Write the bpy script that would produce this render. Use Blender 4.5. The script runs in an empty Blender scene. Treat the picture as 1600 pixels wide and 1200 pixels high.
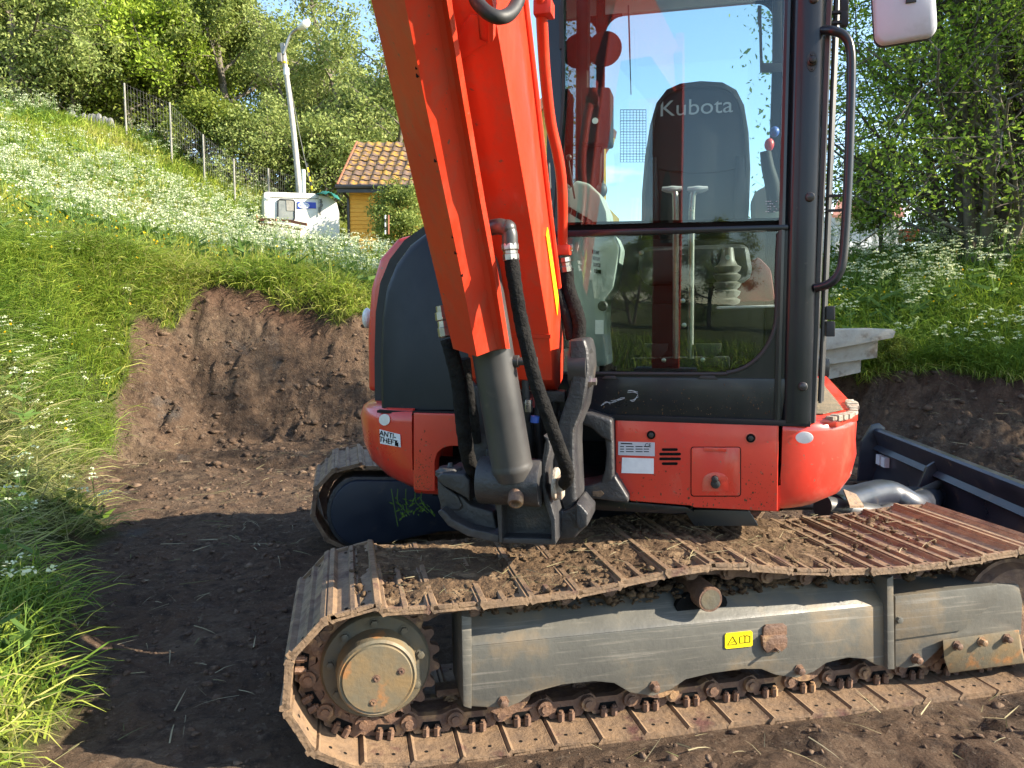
import bpy, bmesh, math, random
import numpy as np
from mathutils import Vector, Matrix
random.seed(7); RNG = np.random.default_rng(11)
S = bpy.context.scene
COL = S.collection
R = math.radians

# ------------------------------------------------------------------ camera
CAM_H = 1.45; PITCH = R(5.3); F = 1200.0
cd = bpy.data.cameras.new('camera'); cam = bpy.data.objects.new('camera', cd); COL.objects.link(cam)
cam.location = (0, 0, CAM_H); cam.rotation_euler = (R(90) - PITCH, 0, 0)
cd.sensor_width = 36; cd.lens = 36 * F / 1600; cd.clip_start = 0.05; cd.clip_end = 3000
S.camera = cam
# ------------------------------------------------------------------ world + sun
SUN_DIR = Vector((1.0, -0.20, 0.56)).normalized()        # towards the sun: low, from the right
W = bpy.data.worlds.new('World'); S.world = W; W.use_nodes = True
nt = W.node_tree; nt.nodes.clear()
def wn(t, **k):
    n = nt.nodes.new(t)
    for a, b in k.items(): setattr(n, a, b)
    return n
sky = wn('ShaderNodeTexSky', sky_type='NISHITA', sun_disc=False)
sky.sun_elevation = math.asin(SUN_DIR.z); sky.sun_rotation = math.atan2(SUN_DIR.x, SUN_DIR.y)
sky.air_density = 1.0; sky.dust_density = 0.3; sky.ozone_density = 1.5
tc = wn('ShaderNodeTexCoord'); sep = wn('ShaderNodeSeparateXYZ'); nt.links.new(tc.outputs['Generated'], sep.inputs[0])
mz = wn('ShaderNodeMath', operation='MAXIMUM'); nt.links.new(sep.outputs['Z'], mz.inputs[0]); mz.inputs[1].default_value = 0.06
mz2 = wn('ShaderNodeMath', operation='ADD'); nt.links.new(mz.outputs[0], mz2.inputs[0]); mz2.inputs[1].default_value = 0.14
dx = wn('ShaderNodeMath', operation='DIVIDE'); dy = wn('ShaderNodeMath', operation='DIVIDE')
nt.links.new(sep.outputs['X'], dx.inputs[0]); nt.links.new(mz2.outputs[0], dx.inputs[1])
nt.links.new(sep.outputs['Y'], dy.inputs[0]); nt.links.new(mz2.outputs[0], dy.inputs[1])
cmb = wn('ShaderNodeCombineXYZ'); nt.links.new(dx.outputs[0], cmb.inputs[0]); nt.links.new(dy.outputs[0], cmb.inputs[1])
cn = wn('ShaderNodeTexNoise'); cn.inputs['Scale'].default_value = 0.9; cn.inputs['Detail'].default_value = 7; cn.inputs['Roughness'].default_value = 0.58
nt.links.new(cmb.outputs[0], cn.inputs['Vector'])
cr = wn('ShaderNodeMapRange'); cr.inputs['From Min'].default_value = 0.57; cr.inputs['From Max'].default_value = 0.78; cr.clamp = True
nt.links.new(cn.outputs['Fac'], cr.inputs['Value'])
cm = wn('ShaderNodeMix', data_type='RGBA'); nt.links.new(cr.outputs[0], cm.inputs['Factor'])
nt.links.new(sky.outputs[0], cm.inputs['A']); cm.inputs['B'].default_value = (8.5, 8.3, 8.0, 1)
bg = wn('ShaderNodeBackground'); bg.inputs['Strength'].default_value = 0.128
nt.links.new(cm.outputs['Result'], bg.inputs['Color'])
wo = wn('ShaderNodeOutputWorld'); nt.links.new(bg.outputs[0], wo.inputs[0])
ld = bpy.data.lights.new('sun', 'SUN'); ld.energy = 5.0; ld.angle = R(0.5); ld.color = (1.0, 0.89, 0.72)
sun = bpy.data.objects.new('sun', ld); COL.objects.link(sun)
sun.rotation_euler = SUN_DIR.to_track_quat('Z', 'Y').to_euler(); sun.location = (20, -2, 12)
S.view_settings.view_transform = 'Standard'; S.view_settings.look = 'None'; S.view_settings.gamma = 1
S.view_settings.exposure = 1.68; S.view_settings.use_curve_mapping = False
S.render.engine = 'CYCLES'

# ------------------------------------------------------------------ measuring frames
FWD = Vector((0, math.cos(PITCH), -math.sin(PITCH))); UP = Vector((0, math.sin(PITCH), math.cos(PITCH))); EYE = Vector((0, 0, CAM_H))
def ray(px, py): return Vector(((px - 800) / F, 0, 0)) + UP * ((600 - py) / F) + FWD
def onplane(px, py, P, n): d = ray(px, py); return EYE + d * ((P - EYE).dot(n) / d.dot(n))
def onz(px, py, z): d = ray(px, py); return EYE + d * ((z - CAM_H) / d.z)
def ony(px, py, y): d = ray(px, py); return EYE + d * (y / d.y)
Z = Vector((0, 0, 1))
AH = R(14); HE = Vector((math.cos(AH), -math.sin(AH), 0)); HG = Vector((math.sin(AH), math.cos(AH), 0)); H0 = Vector((.69, 2.85, 0))
AT = R(12.4); TU = Vector((math.cos(AT), math.sin(AT), 0)); TW = Vector((-math.sin(AT), math.cos(AT), 0)); T0 = Vector((.11525, 2.43755, 0))
def HV(a, b, z): return H0 + HE * a + HG * b + Z * z            # upper structure: a across, b depth, z up
def HP(px, py, b): return onplane(px, py, H0 + HG * b, HG)
def TV(u, w, z): return T0 + TU * u + TW * w + Z * z            # undercarriage: u along the tracks, w across
def TP(px, py, w): return onplane(px, py, T0 + TW * w, TW)

# ------------------------------------------------------------------ materials
def mat(name, c1, c2=None, scale=6, rough=.5, rvar=.12, metal=0, bump=0, bscale=40, coat=0, c3=None, c3s=2, c3r=(.55, .62), detail=6, spec=.5, stretch=None, r1=(.35, .65), c4=None, c4s=(8, 8, 8), c4r=(.6, .7)):
    m = bpy.data.materials.new(name); m.use_nodes = True; t = m.node_tree; n = t.nodes; L = t.links
    b = n['Principled BSDF']; b.inputs['Metallic'].default_value = metal; b.inputs['Specular IOR Level'].default_value = spec
    b.inputs['Coat Weight'].default_value = coat; b.inputs['Coat Roughness'].default_value = .12
    tcn = n.new('ShaderNodeTexCoord'); oi = n.new('ShaderNodeObjectInfo')
    va = n.new('ShaderNodeVectorMath'); va.operation = 'MULTIPLY_ADD'
    cx = n.new('ShaderNodeCombineXYZ')
    for i in range(3): L.new(oi.outputs['Random'], cx.inputs[i])
    va.inputs[1].default_value = (31, 17, 23); L.new(cx.outputs[0], va.inputs[0]); L.new(tcn.outputs['Object'], va.inputs[2])
    vec = va.outputs[0]
    if stretch:
        mp = n.new('ShaderNodeMapping'); mp.inputs['Scale'].default_value = stretch; L.new(vec, mp.inputs[0]); vec = mp.outputs[0]
    def noise(s, d=detail):
        x = n.new('ShaderNodeTexNoise'); x.inputs['Scale'].default_value = s; x.inputs['Detail'].default_value = d; x.inputs['Roughness'].default_value = .6
        L.new(vec, x.inputs['Vector']); return x
    n1 = noise(scale)
    def rng(o, lo, hi, a=0, z=1):
        r = n.new('ShaderNodeMapRange'); r.inputs['From Min'].default_value = lo; r.inputs['From Max'].default_value = hi
        r.inputs['To Min'].default_value = a; r.inputs['To Max'].default_value = z; L.new(o, r.inputs['Value']); return r.outputs[0]
    def mix(f, A, B):
        x = n.new('ShaderNodeMix'); x.data_type = 'RGBA'; L.new(f, x.inputs['Factor'])
        for k, v in (('A', A), ('B', B)):
            if isinstance(v, tuple): x.inputs[k].default_value = (*v[:3], 1)
            else: L.new(v, x.inputs[k])
        return x.outputs['Result']
    c2 = c2 or tuple(x * .8 for x in c1)
    col = mix(rng(n1.outputs['Fac'], *r1), c1, c2)
    if c3: col = mix(rng(noise(c3s, 9).outputs['Fac'], *c3r), col, c3)
    if c4:                                                          # streaks, scratches or splashes
        m4 = n.new('ShaderNodeMapping'); m4.inputs['Scale'].default_value = c4s; m4.inputs['Rotation'].default_value = (.15, .1, .3); L.new(va.outputs[0], m4.inputs[0])
        x4 = n.new('ShaderNodeTexNoise'); x4.inputs['Scale'].default_value = 1; x4.inputs['Detail'].default_value = 10; x4.inputs['Roughness'].default_value = .7; L.new(m4.outputs[0], x4.inputs['Vector'])
        col = mix(rng(x4.outputs['Fac'], *c4r), col, c4)
    L.new(col, b.inputs['Base Color'])
    L.new(rng(n1.outputs['Fac'], .3, .7, max(.02, rough - rvar), min(1, rough + rvar)), b.inputs['Roughness'])
    if bump:
        bp = n.new('ShaderNodeBump'); bp.inputs['Strength'].default_value = bump; bp.inputs['Distance'].default_value = .02
        L.new(noise(bscale, 8).outputs['Fac'], bp.inputs['Height']); L.new(bp.outputs[0], b.inputs['Normal'])
    return m
M = {}
M['red'] = mat('red_paint', (.62, .042, .024), (.55, .037, .021), 4, .34, .10, coat=.5, c3=(.24, .10, .065), c3s=48, c3r=(.645, .70), bump=.03, bscale=40, c4=(.46, .17, .115), c4s=(6, 6, 2.4), c4r=(.52, .82))
M['redboom'] = mat('boom_orange_paint', (.64, .038, .011), (.55, .032, .010), 2.5, .40, .12, coat=.2, c3=(.17, .07, .045), c3s=44, c3r=(.66, .70), bump=.05, bscale=22, c4=(.40, .075, .040), c4s=(16, 16, 1.8), c4r=(.48, .80))  # same paint as the panels, with its sunlit orange put into the colour
M['black'] = mat('cab_black_paint', (.008, .0095, .014), (.011, .0125, .017), 5, .34, .07, coat=.25, c3=(.045, .042, .04), c3s=30, c3r=(.66, .75), spec=.32, c4=(.022, .022, .024), c4s=(7, 7, 2.5), c4r=(.45, .85))
M['hood'] = mat('hood_dark_plastic', (.008, .0105, .016), (.0105, .013, .018), 30, .42, .05, c3=(.04, .04, .04), c3s=34, c3r=(.66, .75), spec=.32, c4=(.022, .023, .026), c4s=(5, 5, 3), c4r=(.45, .85))
M['cast'] = mat('cast_iron_paint', (.022, .022, .025), (.042, .040, .040), 9, .46, .1, bump=.25, bscale=60, c3=(.16, .11, .07), c3s=6, c3r=(.62, .80))
M['cyl'] = mat('cylinder_grey_paint', (.034, .033, .034), (.050, .047, .045), 6, .40, .08, c3=(.16, .13, .10), c3s=8, c3r=(.64, .85))
M['rust'] = mat('track_shoe_steel', (.235, .152, .088), (.150, .098, .060), 14, .62, .14, bump=.35, bscale=50, c3=(.10, .042, .032), c3s=7, c3r=(.57, .68), c4=(.085, .058, .040), c4s=(22, 22, 22), c4r=(.54, .68))
M['link'] = mat('track_link_steel', (.185, .105, .062), (.095, .052, .036), 20, .6, .12, bump=.3, bscale=70, c3=(.30, .18, .09), c3s=9)
M['frame'] = mat('track_frame_paint', (.098, .095, .083), (.125, .117, .095), 4, .48, .14, bump=.10, bscale=40, c3=(.19, .140, .085), c3s=4, c3r=(.50, .68), c4=(.22, .20, .165), c4s=(2.2, 2.2, 80), c4r=(.55, .70))
M['hub'] = mat('hub_worn_paint', (.20, .135, .065), (.12, .105, .070), 9, .55, .12, bump=.12, bscale=60, c3=(.30, .14, .05), c3s=12, c3r=(.56, .66))
M['disc'] = mat('sprocket_dark', (.080, .078, .062), (.12, .095, .055), 12, .6, .1, bump=.15, bscale=60)
M['mudm'] = mat('dry_mud', (.135, .086, .048), (.070, .043, .025), 16, .95, .04, bump=1.0, bscale=60, c3=(.20, .135, .078), c3s=9, spec=.2)
M['rubber'] = mat('rubber_black', (.016, .016, .017), (.024, .023, .022), 30, .6, .1)
M['sleeve'] = mat('hose_fabric_sleeve', (.006, .006, .0065), (.016, .015, .014), 25, .85, .08, bump=.8, bscale=45, spec=.15)
M['steel'] = mat('galvanised_steel', (.42, .40, .37), (.30, .29, .27), 25, .34, .1, metal=.9)
M['bolt'] = mat('dark_bolt', (.035, .034, .034), (.06, .055, .05), 40, .45, .1, metal=.5)
M['blue'] = mat('blade_blue_paint', (.017, .020, .030), (.028, .031, .044), 5, .36, .1, coat=.2, c3=(.12, .09, .07), c3s=8, c3r=(.6, .8))
M['oval'] = mat('frame_end_blue', (.010, .016, .030), (.016, .022, .036), 8, .45, .1, c3=(.10, .07, .05), c3s=6, c3r=(.62, .8))
M['interior'] = mat('cab_interior_grey', (.22, .26, .245), (.26, .30, .28), 8, .6, .08)
M['intdark'] = mat('cab_interior_dark', (.009, .0095, .011), (.014, .014, .016), 8, .65, .08, spec=.25)
M['seat'] = mat('seat_vinyl', (.018, .020, .024), (.022, .024, .028), 60, .6, .06, bump=.1, bscale=300)
M['white'] = mat('white_label', (.74, .75, .76), (.66, .67, .69), 30, .4, .05)
M['ink'] = mat('black_ink', (.008, .008, .008), None, 10, .8, spec=.1)  # used for print and for the painted dark of holes and recesses
M['letter'] = mat('pale_lettering', (.45, .48, .52), None, 20, .5)
M['yellow'] = mat('yellow_label', (.80, .62, .01), (.74, .55, .01), 20, .4, .05)
M['mirror'] = mat('mirror_back_plastic', (.52, .52, .56), (.46, .46, .50), 6, .45, .08, c3=(.34, .33, .33), c3s=4, c3r=(.58, .75))
M['mat'] = mat('step_grip_mat', (.17, .125, .075), (.10, .085, .055), 30, .9, .05, bump=.5, bscale=150)
M['reflector'] = mat('white_reflector', (.75, .73, .70), (.68, .66, .62), 30, .25, .05)
M['redhandle'] = mat('red_plastic', (.55, .03, .03), None, 8, .4)
M['bluehandle'] = mat('blue_plastic', (.04, .10, .40), None, 8, .4)
def glass(name, tint, refl=1.0):
    m = bpy.data.materials.new(name); m.use_nodes = True; t = m.node_tree; n = t.nodes; n.clear(); L = t.links
    tr = n.new('ShaderNodeBsdfTransparent'); tr.inputs[0].default_value = (*tint, 1)
    gl = n.new('ShaderNodeBsdfGlossy'); gl.inputs['Roughness'].default_value = .0
    fr = n.new('ShaderNodeFresnel'); fr.inputs['IOR'].default_value = 1.52
    mu = n.new('ShaderNodeMath'); mu.operation = 'MULTIPLY'; mu.inputs[1].default_value = 1.9 * refl; mu.use_clamp = True
    L.new(fr.outputs[0], mu.inputs[0])
    mx = n.new('ShaderNodeMixShader'); o = n.new('ShaderNodeOutputMaterial')
    L.new(mu.outputs[0], mx.inputs[0]); L.new(tr.outputs[0], mx.inputs[1]); L.new(gl.outputs[0], mx.inputs[2]); L.new(mx.outputs[0], o.inputs[0]); return m
M['glass'] = glass('tinted_window_glass', (.84, .92, .90), .56)
M['glassr'] = glass('clear_rear_glass', (.93, .96, .96), .6)

# ------------------------------------------------------------------ mesh builder
class MB:
    def __init__(s): s.v = []; s.f = []; s.mi = []
    def add(s, vs, fs, mi=0):
        o = len(s.v); s.v += [tuple(x) for x in vs]; s.f += [tuple(o + i for i in q) for q in fs]; s.mi += [mi] * len(fs); return s
    def prism(s, pts, vec, mi=0):
        n = len(pts); q = [Vector(p) for p in pts]; v2 = [p + vec for p in q]
        fs = [tuple(range(n)), tuple(range(2 * n - 1, n - 1, -1))] + [(i, (i + 1) % n, n + (i + 1) % n, n + i) for i in range(n)]
        return s.add(q + v2, fs, mi)
    def box(s, c, ax, ay, az, mi=0):
        c = Vector(c); v = [c + ax * i + ay * j + az * k for k in (-1, 1) for j in (-1, 1) for i in (-1, 1)]
        return s.add(v, [(0, 2, 3, 1), (4, 5, 7, 6), (0, 1, 5, 4), (2, 6, 7, 3), (0, 4, 6, 2), (1, 3, 7, 5)], mi)
    def ring(s, c, axis, r, n, ph=0):
        axis = Vector(axis).normalized(); t = Vector((0, 0, 1)) if abs(axis.z) < .9 else Vector((1, 0, 0))
        x = axis.cross(t).normalized(); y = axis.cross(x)
        return [Vector(c) + (x * math.cos(2 * math.pi * i / n + ph) + y * math.sin(2 * math.pi * i / n + ph)) * r for i in range(n)]
    def cyl(s, p0, p1, r0, r1=None, n=16, mi=0):
        p0 = Vector(p0); p1 = Vector(p1); r1 = r0 if r1 is None else r1; a = p1 - p0
        return s.loft([s.ring(p0, a, r0, n), s.ring(p1, a, r1, n)], mi)
    def loft(s, rings, mi=0, caps=True, closed=True):
        n = len(rings[0]); vs = [p for r in rings for p in r]; fs = []
        for k in range(len(rings) - 1):
            for i in range(n if closed else n - 1):
                j = (i + 1) % n; fs.append((k * n + i, k * n + j, (k + 1) * n + j, (k + 1) * n + i))
        if caps and closed: fs += [tuple(range(n - 1, -1, -1)), tuple(range((len(rings) - 1) * n, len(rings) * n))]
        return s.add(vs, fs, mi)
    def lathe(s, c, axis, prof, n=24, mi=0):          # prof: (distance along axis, radius)
        axis = Vector(axis).normalized(); return s.loft([s.ring(Vector(c) + axis * d, axis, max(r, 1e-4), n) for d, r in prof], mi)
    def tube(s, pts, r, n=8, sub=6, mi=0, wob=0):
        P = catmull([Vector(p) for p in pts], sub) if sub else [Vector(p) for p in pts]
        rings = []; x = None
        for i, p in enumerate(P):
            a = (P[min(i + 1, len(P) - 1)] - P[max(i - 1, 0)]).normalized()
            if x is None: x = a.orthogonal().normalized()
            x = (x - a * x.dot(a)).normalized(); y = a.cross(x)
            rr = (r(i / (len(P) - 1)) if callable(r) else r) * (1 + (random.uniform(-wob, wob) if wob else 0))
            rings.append([p + (x * math.cos(2 * math.pi * k / n) + y * math.sin(2 * math.pi * k / n)) * rr for k in range(n)])
        return s.loft(rings, mi)
    def ball(s, c, rx, ry=None, rz=None, n=12, m=8, mi=0):
        ry = ry or rx; rz = rz or rx; c = Vector(c)
        return s.loft([[c + Vector((rx * math.sin(t) * math.cos(p), ry * math.sin(t) * math.sin(p), rz * math.cos(t))) for p in [2 * math.pi * i / n for i in range(n)]] for t in [math.pi * (.02 + .96 * k / m) for k in range(m + 1)]], mi)
    def data(s, name, mats, smooth=35, bevel=0, seg=2):
        me = bpy.data.meshes.new(name); me.from_pydata(s.v, [], s.f)
        for x in (mats if isinstance(mats, (list, tuple)) else [mats]): me.materials.append(x)
        me.polygons.foreach_set('material_index', s.mi)
        bm = bmesh.new(); bm.from_mesh(me); bmesh.ops.recalc_face_normals(bm, faces=bm.faces)
        if bevel:
            es = [e for e in bm.edges if len(e.link_faces) == 2 and e.calc_face_angle(0) > R(25)]
            bmesh.ops.bevel(bm, geom=es, offset=bevel, segments=seg, profile=.6, affect='EDGES', clamp_overlap=True)
        bm.to_mesh(me); bm.free()
        if smooth:
            me.polygons.foreach_set('use_smooth', [True] * len(me.polygons)); me.set_sharp_from_angle(angle=R(smooth))
        me.update(); return me
    def build(s, name, mats, parent=None, smooth=35, bevel=0, seg=2):
        return link(name, s.data(name, mats, smooth, bevel, seg), parent)
def link(name, me, parent=None, mw=None):
    o = bpy.data.objects.new(name, me); COL.objects.link(o)
    if parent is not None:
        o.parent = parent; o.matrix_parent_inverse = ROOTINV[parent.name]
    if mw is not None: o.matrix_basis = mw
    ROOTINV[o.name] = (mw or Matrix()).inverted()
    return o
ROOTINV = {}
def empty(name, loc=(0, 0, 0)):
    o = bpy.data.objects.new(name, None); COL.objects.link(o); o.location = loc; o.empty_display_size = .2
    ROOTINV[o.name] = Matrix.Translation(loc).inverted(); return o
def tag(o, label=None, cat=None, group=None, kind=None):
    if label: o['label'] = label
    if cat: o['category'] = cat
    if group: o['group'] = group
    if kind: o['kind'] = kind
    return o
def catmull(P, sub, closed=False):
    n = len(P); out = []
    for i in range(n if closed else n - 1):
        p0 = P[(i - 1) % n] if closed or i else P[0] * 2 - P[1]; p1 = P[i]; p2 = P[(i + 1) % n]
        p3 = P[(i + 2) % n] if closed or i + 2 < n else P[-1] * 2 - P[-2]
        for k in range(sub):
            t = k / sub
            out.append(p1 * 1.0 + (p2 - p0) * (.5 * t) + (p0 * 2 - p1 * 5 + p2 * 4 - p3) * (.5 * t * t) + (p1 * 3 - p0 - p2 * 3 + p3) * (.5 * t * t * t))
    if not closed: out.append(P[-1])
    return out
def text_mesh(body, size, name, extrude=.0005):
    c = bpy.data.curves.new('lettering', 'FONT'); c.body = body; c.size = size; c.align_x = 'CENTER'; c.align_y = 'CENTER'; c.extrude = extrude
    o = bpy.data.objects.new('tmp', c); COL.objects.link(o); dg = bpy.context.evaluated_depsgraph_get()
    me = bpy.data.meshes.new_from_object(o.evaluated_get(dg)); bpy.data.objects.remove(o); bpy.data.curves.remove(c); me.name = name; return me
def place_text(name, body, size, at, xdir, ndir, m, parent, sx=1.0):
    me = text_mesh(body, size, name); me.materials.append(m)
    x = Vector(xdir).normalized(); nn = Vector(ndir).normalized(); y = nn.cross(x)
    mw = Matrix((( x.x * sx, y.x, nn.x, at[0]), (x.y * sx, y.y, nn.y, at[1]), (x.z * sx, y.z, nn.z, at[2]), (0, 0, 0, 1)))
    return link(name, me, parent, mw)
def arc(cx, cy, r, a0, a1, n=8, ry=None):
    ry = ry or r; return [(cx + r * math.cos(R(a0 + (a1 - a0) * i / n)), cy + ry * math.sin(R(a0 + (a1 - a0) * i / n))) for i in range(n + 1)]
def rrect(x0, y0, x1, y1, r, n=5):
    return arc(x1 - r, y0 + r, r, -90, 0, n) + arc(x1 - r, y1 - r, r, 0, 90, n) + arc(x0 + r, y1 - r, r, 90, 180, n) + arc(x0 + r, y0 + r, r, 180, 270, n)
def vnoise(x, y, seed=0):
    x = np.asarray(x, float); y = np.asarray(y, float); xi = np.floor(x).astype(np.int64); yi = np.floor(y).astype(np.int64); fx = x - xi; fy = y - yi
    def h(a, b):
        v = (a * 374761393 + b * 668265263 + seed * 974634777) & 0xffffffff
        v = ((v ^ (v >> 13)) * 1274126177) & 0xffffffff; return ((v ^ (v >> 16)) & 0xffff) / 65535.0
    sx = fx * fx * (3 - 2 * fx); sy = fy * fy * (3 - 2 * fy)
    return (h(xi, yi) * (1 - sx) + h(xi + 1, yi) * sx) * (1 - sy) + (h(xi, yi + 1) * (1 - sx) + h(xi + 1, yi + 1) * sx) * sy
def fbm(x, y, octv=4, seed=0, gain=.5):
    s = 0; a = 1; t = 0
    for k in range(octv): s = s + a * (vnoise(x * 2 ** k + 13.7 * k, y * 2 ** k + 7.1 * k, seed + k) - .5); t += a; a *= gain
    return s / t * 2
# =================================================================== GROUND
POLY = np.array([(-1.1, .9), (-1.52, 2.4), (-2.42, 4.1), (-3.0, 5.6), (-3.6, 7.0), (-3.5, 8.1), (-1.6, 8.6), (.5, 8.6), (2.2, 8.0), (3.4, 7.5), (4.4, 6.6), (5.6, 5.2), (8, 3.8), (8.5, 1.2), (3, .6)])
CTRL = np.array([(-1.8, 2.4, .12), (-3, 3, .25), (-4, 4, .35), (-2.9, 4.8, .22), (-3.3, 5.6, .50), (-3.7, 6.4, .9), (-6, 5, .9), (-6, 6.5, 1.7), (-4.7, 8, 2.05), (-3.75, 9.2, 1.72), (-2.86, 9.9, 1.9), (-2, 10, 1.6), (-.8, 9.9, 1.4),
    (-9.3, 14, 3.65), (-5.8, 14, 2.2), (-4.3, 16, 2.15), (-13.3, 20, 5.3), (-10, 20, 4.3), (-6.7, 20, 2.85), (-4, 20, 2.5), (-20, 30, 9.0), (-15, 30, 8.2), (-12.5, 30, 6.8), (-9.5, 30, 5.3), (-6, 30, 3.9), (-6.6, 24, 3.15),
    (-26, 40, 11), (-16, 40, 9), (-8, 40, 7), (0, 40, 3), (0, 10.5, 1.1), (1, 14, 1.2), (2, 20, 1.2), (-.5, 25, 2.0), (4, 30, 1.8), (3.5, 8.9, .74), (4.7, 9, 1.03), (6.4, 14, 2.35), (6.8, 10.5, 1.95), (5, 7.5, .63), (6.2, 7.4, .9), (7.6, 13, 2.2), (8, 25, 2.6), (14, 25, 3),
    (10, 6, .9), (10, 0, .4), (0, -5, .25), (0, -20, .5), (-20, -20, 1), (20, -20, .5), (-12, 0, 2.6), (-5, 0, .8), (-2, 0, .2), (-150, 0, 20), (-150, 150, 30), (0, 200, 5), (150, 150, 5), (150, 0, 3), (0, -200, 2), (-150, -150, 8), (150, -150, 2)], float)
_D = np.linalg.norm(CTRL[:, None, :2] - CTRL[None, :, :2], axis=2)
_K = np.block([[_D, np.ones((len(CTRL), 1))], [np.ones((1, len(CTRL))), np.zeros((1, 1))]])
_Wt = np.linalg.solve(_K, np.append(CTRL[:, 2], 0))
def nat(x, y):
    out = np.full(np.shape(x), _Wt[-1], float)
    for (cx_, cy_, _), w_ in zip(CTRL, _Wt[:-1]): out = out + w_ * np.sqrt((x - cx_) ** 2 + (y - cy_) ** 2 + .15)
    return out
def sdist(x, y):
    d = np.full(np.shape(x), 1e9); ins = np.zeros(np.shape(x), bool); n = len(POLY)
    for i in range(n):
        a = POLY[i]; c = POLY[(i + 1) % n]; e = c - a; t = np.clip(((x - a[0]) * e[0] + (y - a[1]) * e[1]) / (e @ e), 0, 1)
        d = np.minimum(d, np.hypot(x - a[0] - t * e[0], y - a[1] - t * e[1]))
        cross = ((a[1] > y) != (c[1] > y)) & (x < (c[0] - a[0]) * (y - a[1]) / (c[1] - a[1] + 1e-12) + a[0]); ins ^= cross
    return np.where(ins, -d, d)
def sst(e0, e1, x): t = np.clip((x - e0) / (e1 - e0), 0, 1); return t * t * (3 - 2 * t)
def ground(x, y):
    """height, grass cover"""
    x = np.asarray(x, float); y = np.asarray(y, float)
    d = sdist(x, y) + fbm(x * .9, y * .9, 3, 5) * .28
    nz = nat(x, y)
    bw = .25 + 1.15 * sst(4.8, 7.2, y)
    s = np.clip(d / bw, 0, 1); s = s ** 1.15 * (1 - s) + s * (1 - (1 - s) ** 1.6) if False else sst(0, 1, s) * .55 + s * .45
    dg = .06 + (1.22 - 1.12 * sst(.10, -.40, x + .508 * y - .55 * np.clip(d, 0, 1.4) + fbm(x * 1.1, y * 1.1, 3, 77) * .75) - .0) * sst(5.0, 6.4, y) + .15 * sst(2.5, 4.0, x) * sst(5, 6.4, y)
    grass = sst(-.10, .12, d - dg + fbm(x * 2.3, y * 2.3, 3, 9) * .36)
    bankm = sst(0, .15, d) * (1 - sst(bw * .9, bw * 1.3, d)) * sst(4.8, 6.5, y)
    dirt = 1 - grass
    h = nz * s
    h = h + dirt * (fbm(x * 1.3, y * 1.3, 3, 21) * .05 + fbm(x * 5, y * 5, 4, 33, .6) * .055) * (1 - .0 * s)
    h = h + bankm * (fbm(x * 2.2, y * 2.2, 4, 41, .65) * .24 + (np.abs(fbm(x * 4.1, y * 4.1, 4, 47)) - .25) * .11 + (np.abs(fbm(x * 11, y * 11, 3, 49, .6)) - .2) * .07)
    h = h + grass * fbm(x * .7, y * .7, 3, 61) * .10 * np.clip(np.hypot(x, y) / 8, .3, 2)
    # ruts pressed by the tracks across the pit floor, behind-left of the machine
    rut = np.exp(-((y - 7.2 + .12 * x) / .35) ** 2) * sst(.5, -.5, x); h = h + rut * dirt * (.06 * np.sin(y * 16 + x * 2) - .02)
    # spoil heaped along the near side of the track, towards the right
    rel_u = (x - T0.x) * TU.x + (y - T0.y) * TU.y; rel_w = (x - T0.x) * TW.x + (y - T0.y) * TW.y
    sp_ = np.exp(-((rel_w + .34 - .05 * np.sin(rel_u * 3)) / .20) ** 2) * sst(-.5, .9, rel_u) * (1 - sst(1.9, 3.5, rel_u))
    h = h + sp_ * (.05 + .045 * fbm(x * 4, y * 4, 3, 71) + .03 * sst(.8, 1.8, rel_u))
    # keep the soil under the tracks
    under = np.exp(-(np.maximum(np.abs(rel_w - 1.45) - 1.42, 0) / .10) ** 2) * sst(-1.0, -.75, rel_u) * (1 - sst(2.2, 2.5, rel_u))
    h = h * (1 - under * .97) - under * .012
    return h, grass
def gz(x, y): return ground(np.atleast_1d(x), np.atleast_1d(y))[0]
def gz1(x, y): return float(gz(x, y)[0])
def axis_pts(a, c, s, far, gr=1.085):                              # even spacing in the dug area, growing outwards to the horizon
    mid_ = list(np.arange(a, c, s)); lo = []; hi = []; d_ = s; p_ = a
    while p_ > -far: d_ *= gr; p_ -= d_; lo.append(p_)
    d_ = s; p_ = mid_[-1]
    while p_ < far: d_ *= gr; p_ += d_; hi.append(p_)
    return np.array(lo[::-1] + mid_ + hi)
gx = axis_pts(-4.6, 5.6, .034, 260); gy = axis_pts(1.7, 10.6, .034, 260)
GX, GY = np.meshgrid(gx, gy); GH, GG = ground(GX, GY)
vs = np.stack([GX, GY, GH], -1).reshape(-1, 3); ii = np.arange(GX.size).reshape(GX.shape)
GD_ = sdist(GX, GY); GT = sst(.62, .95, GD_ / 1.4 + fbm(GX * 1.5, GY * 1.5, 3, 51) * .25) * sst(5, 6.5, GY)
fs = np.stack([ii[:-1, :-1], ii[:-1, 1:], ii[1:, 1:], ii[1:, :-1]], -1).reshape(-1, 4)
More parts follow.
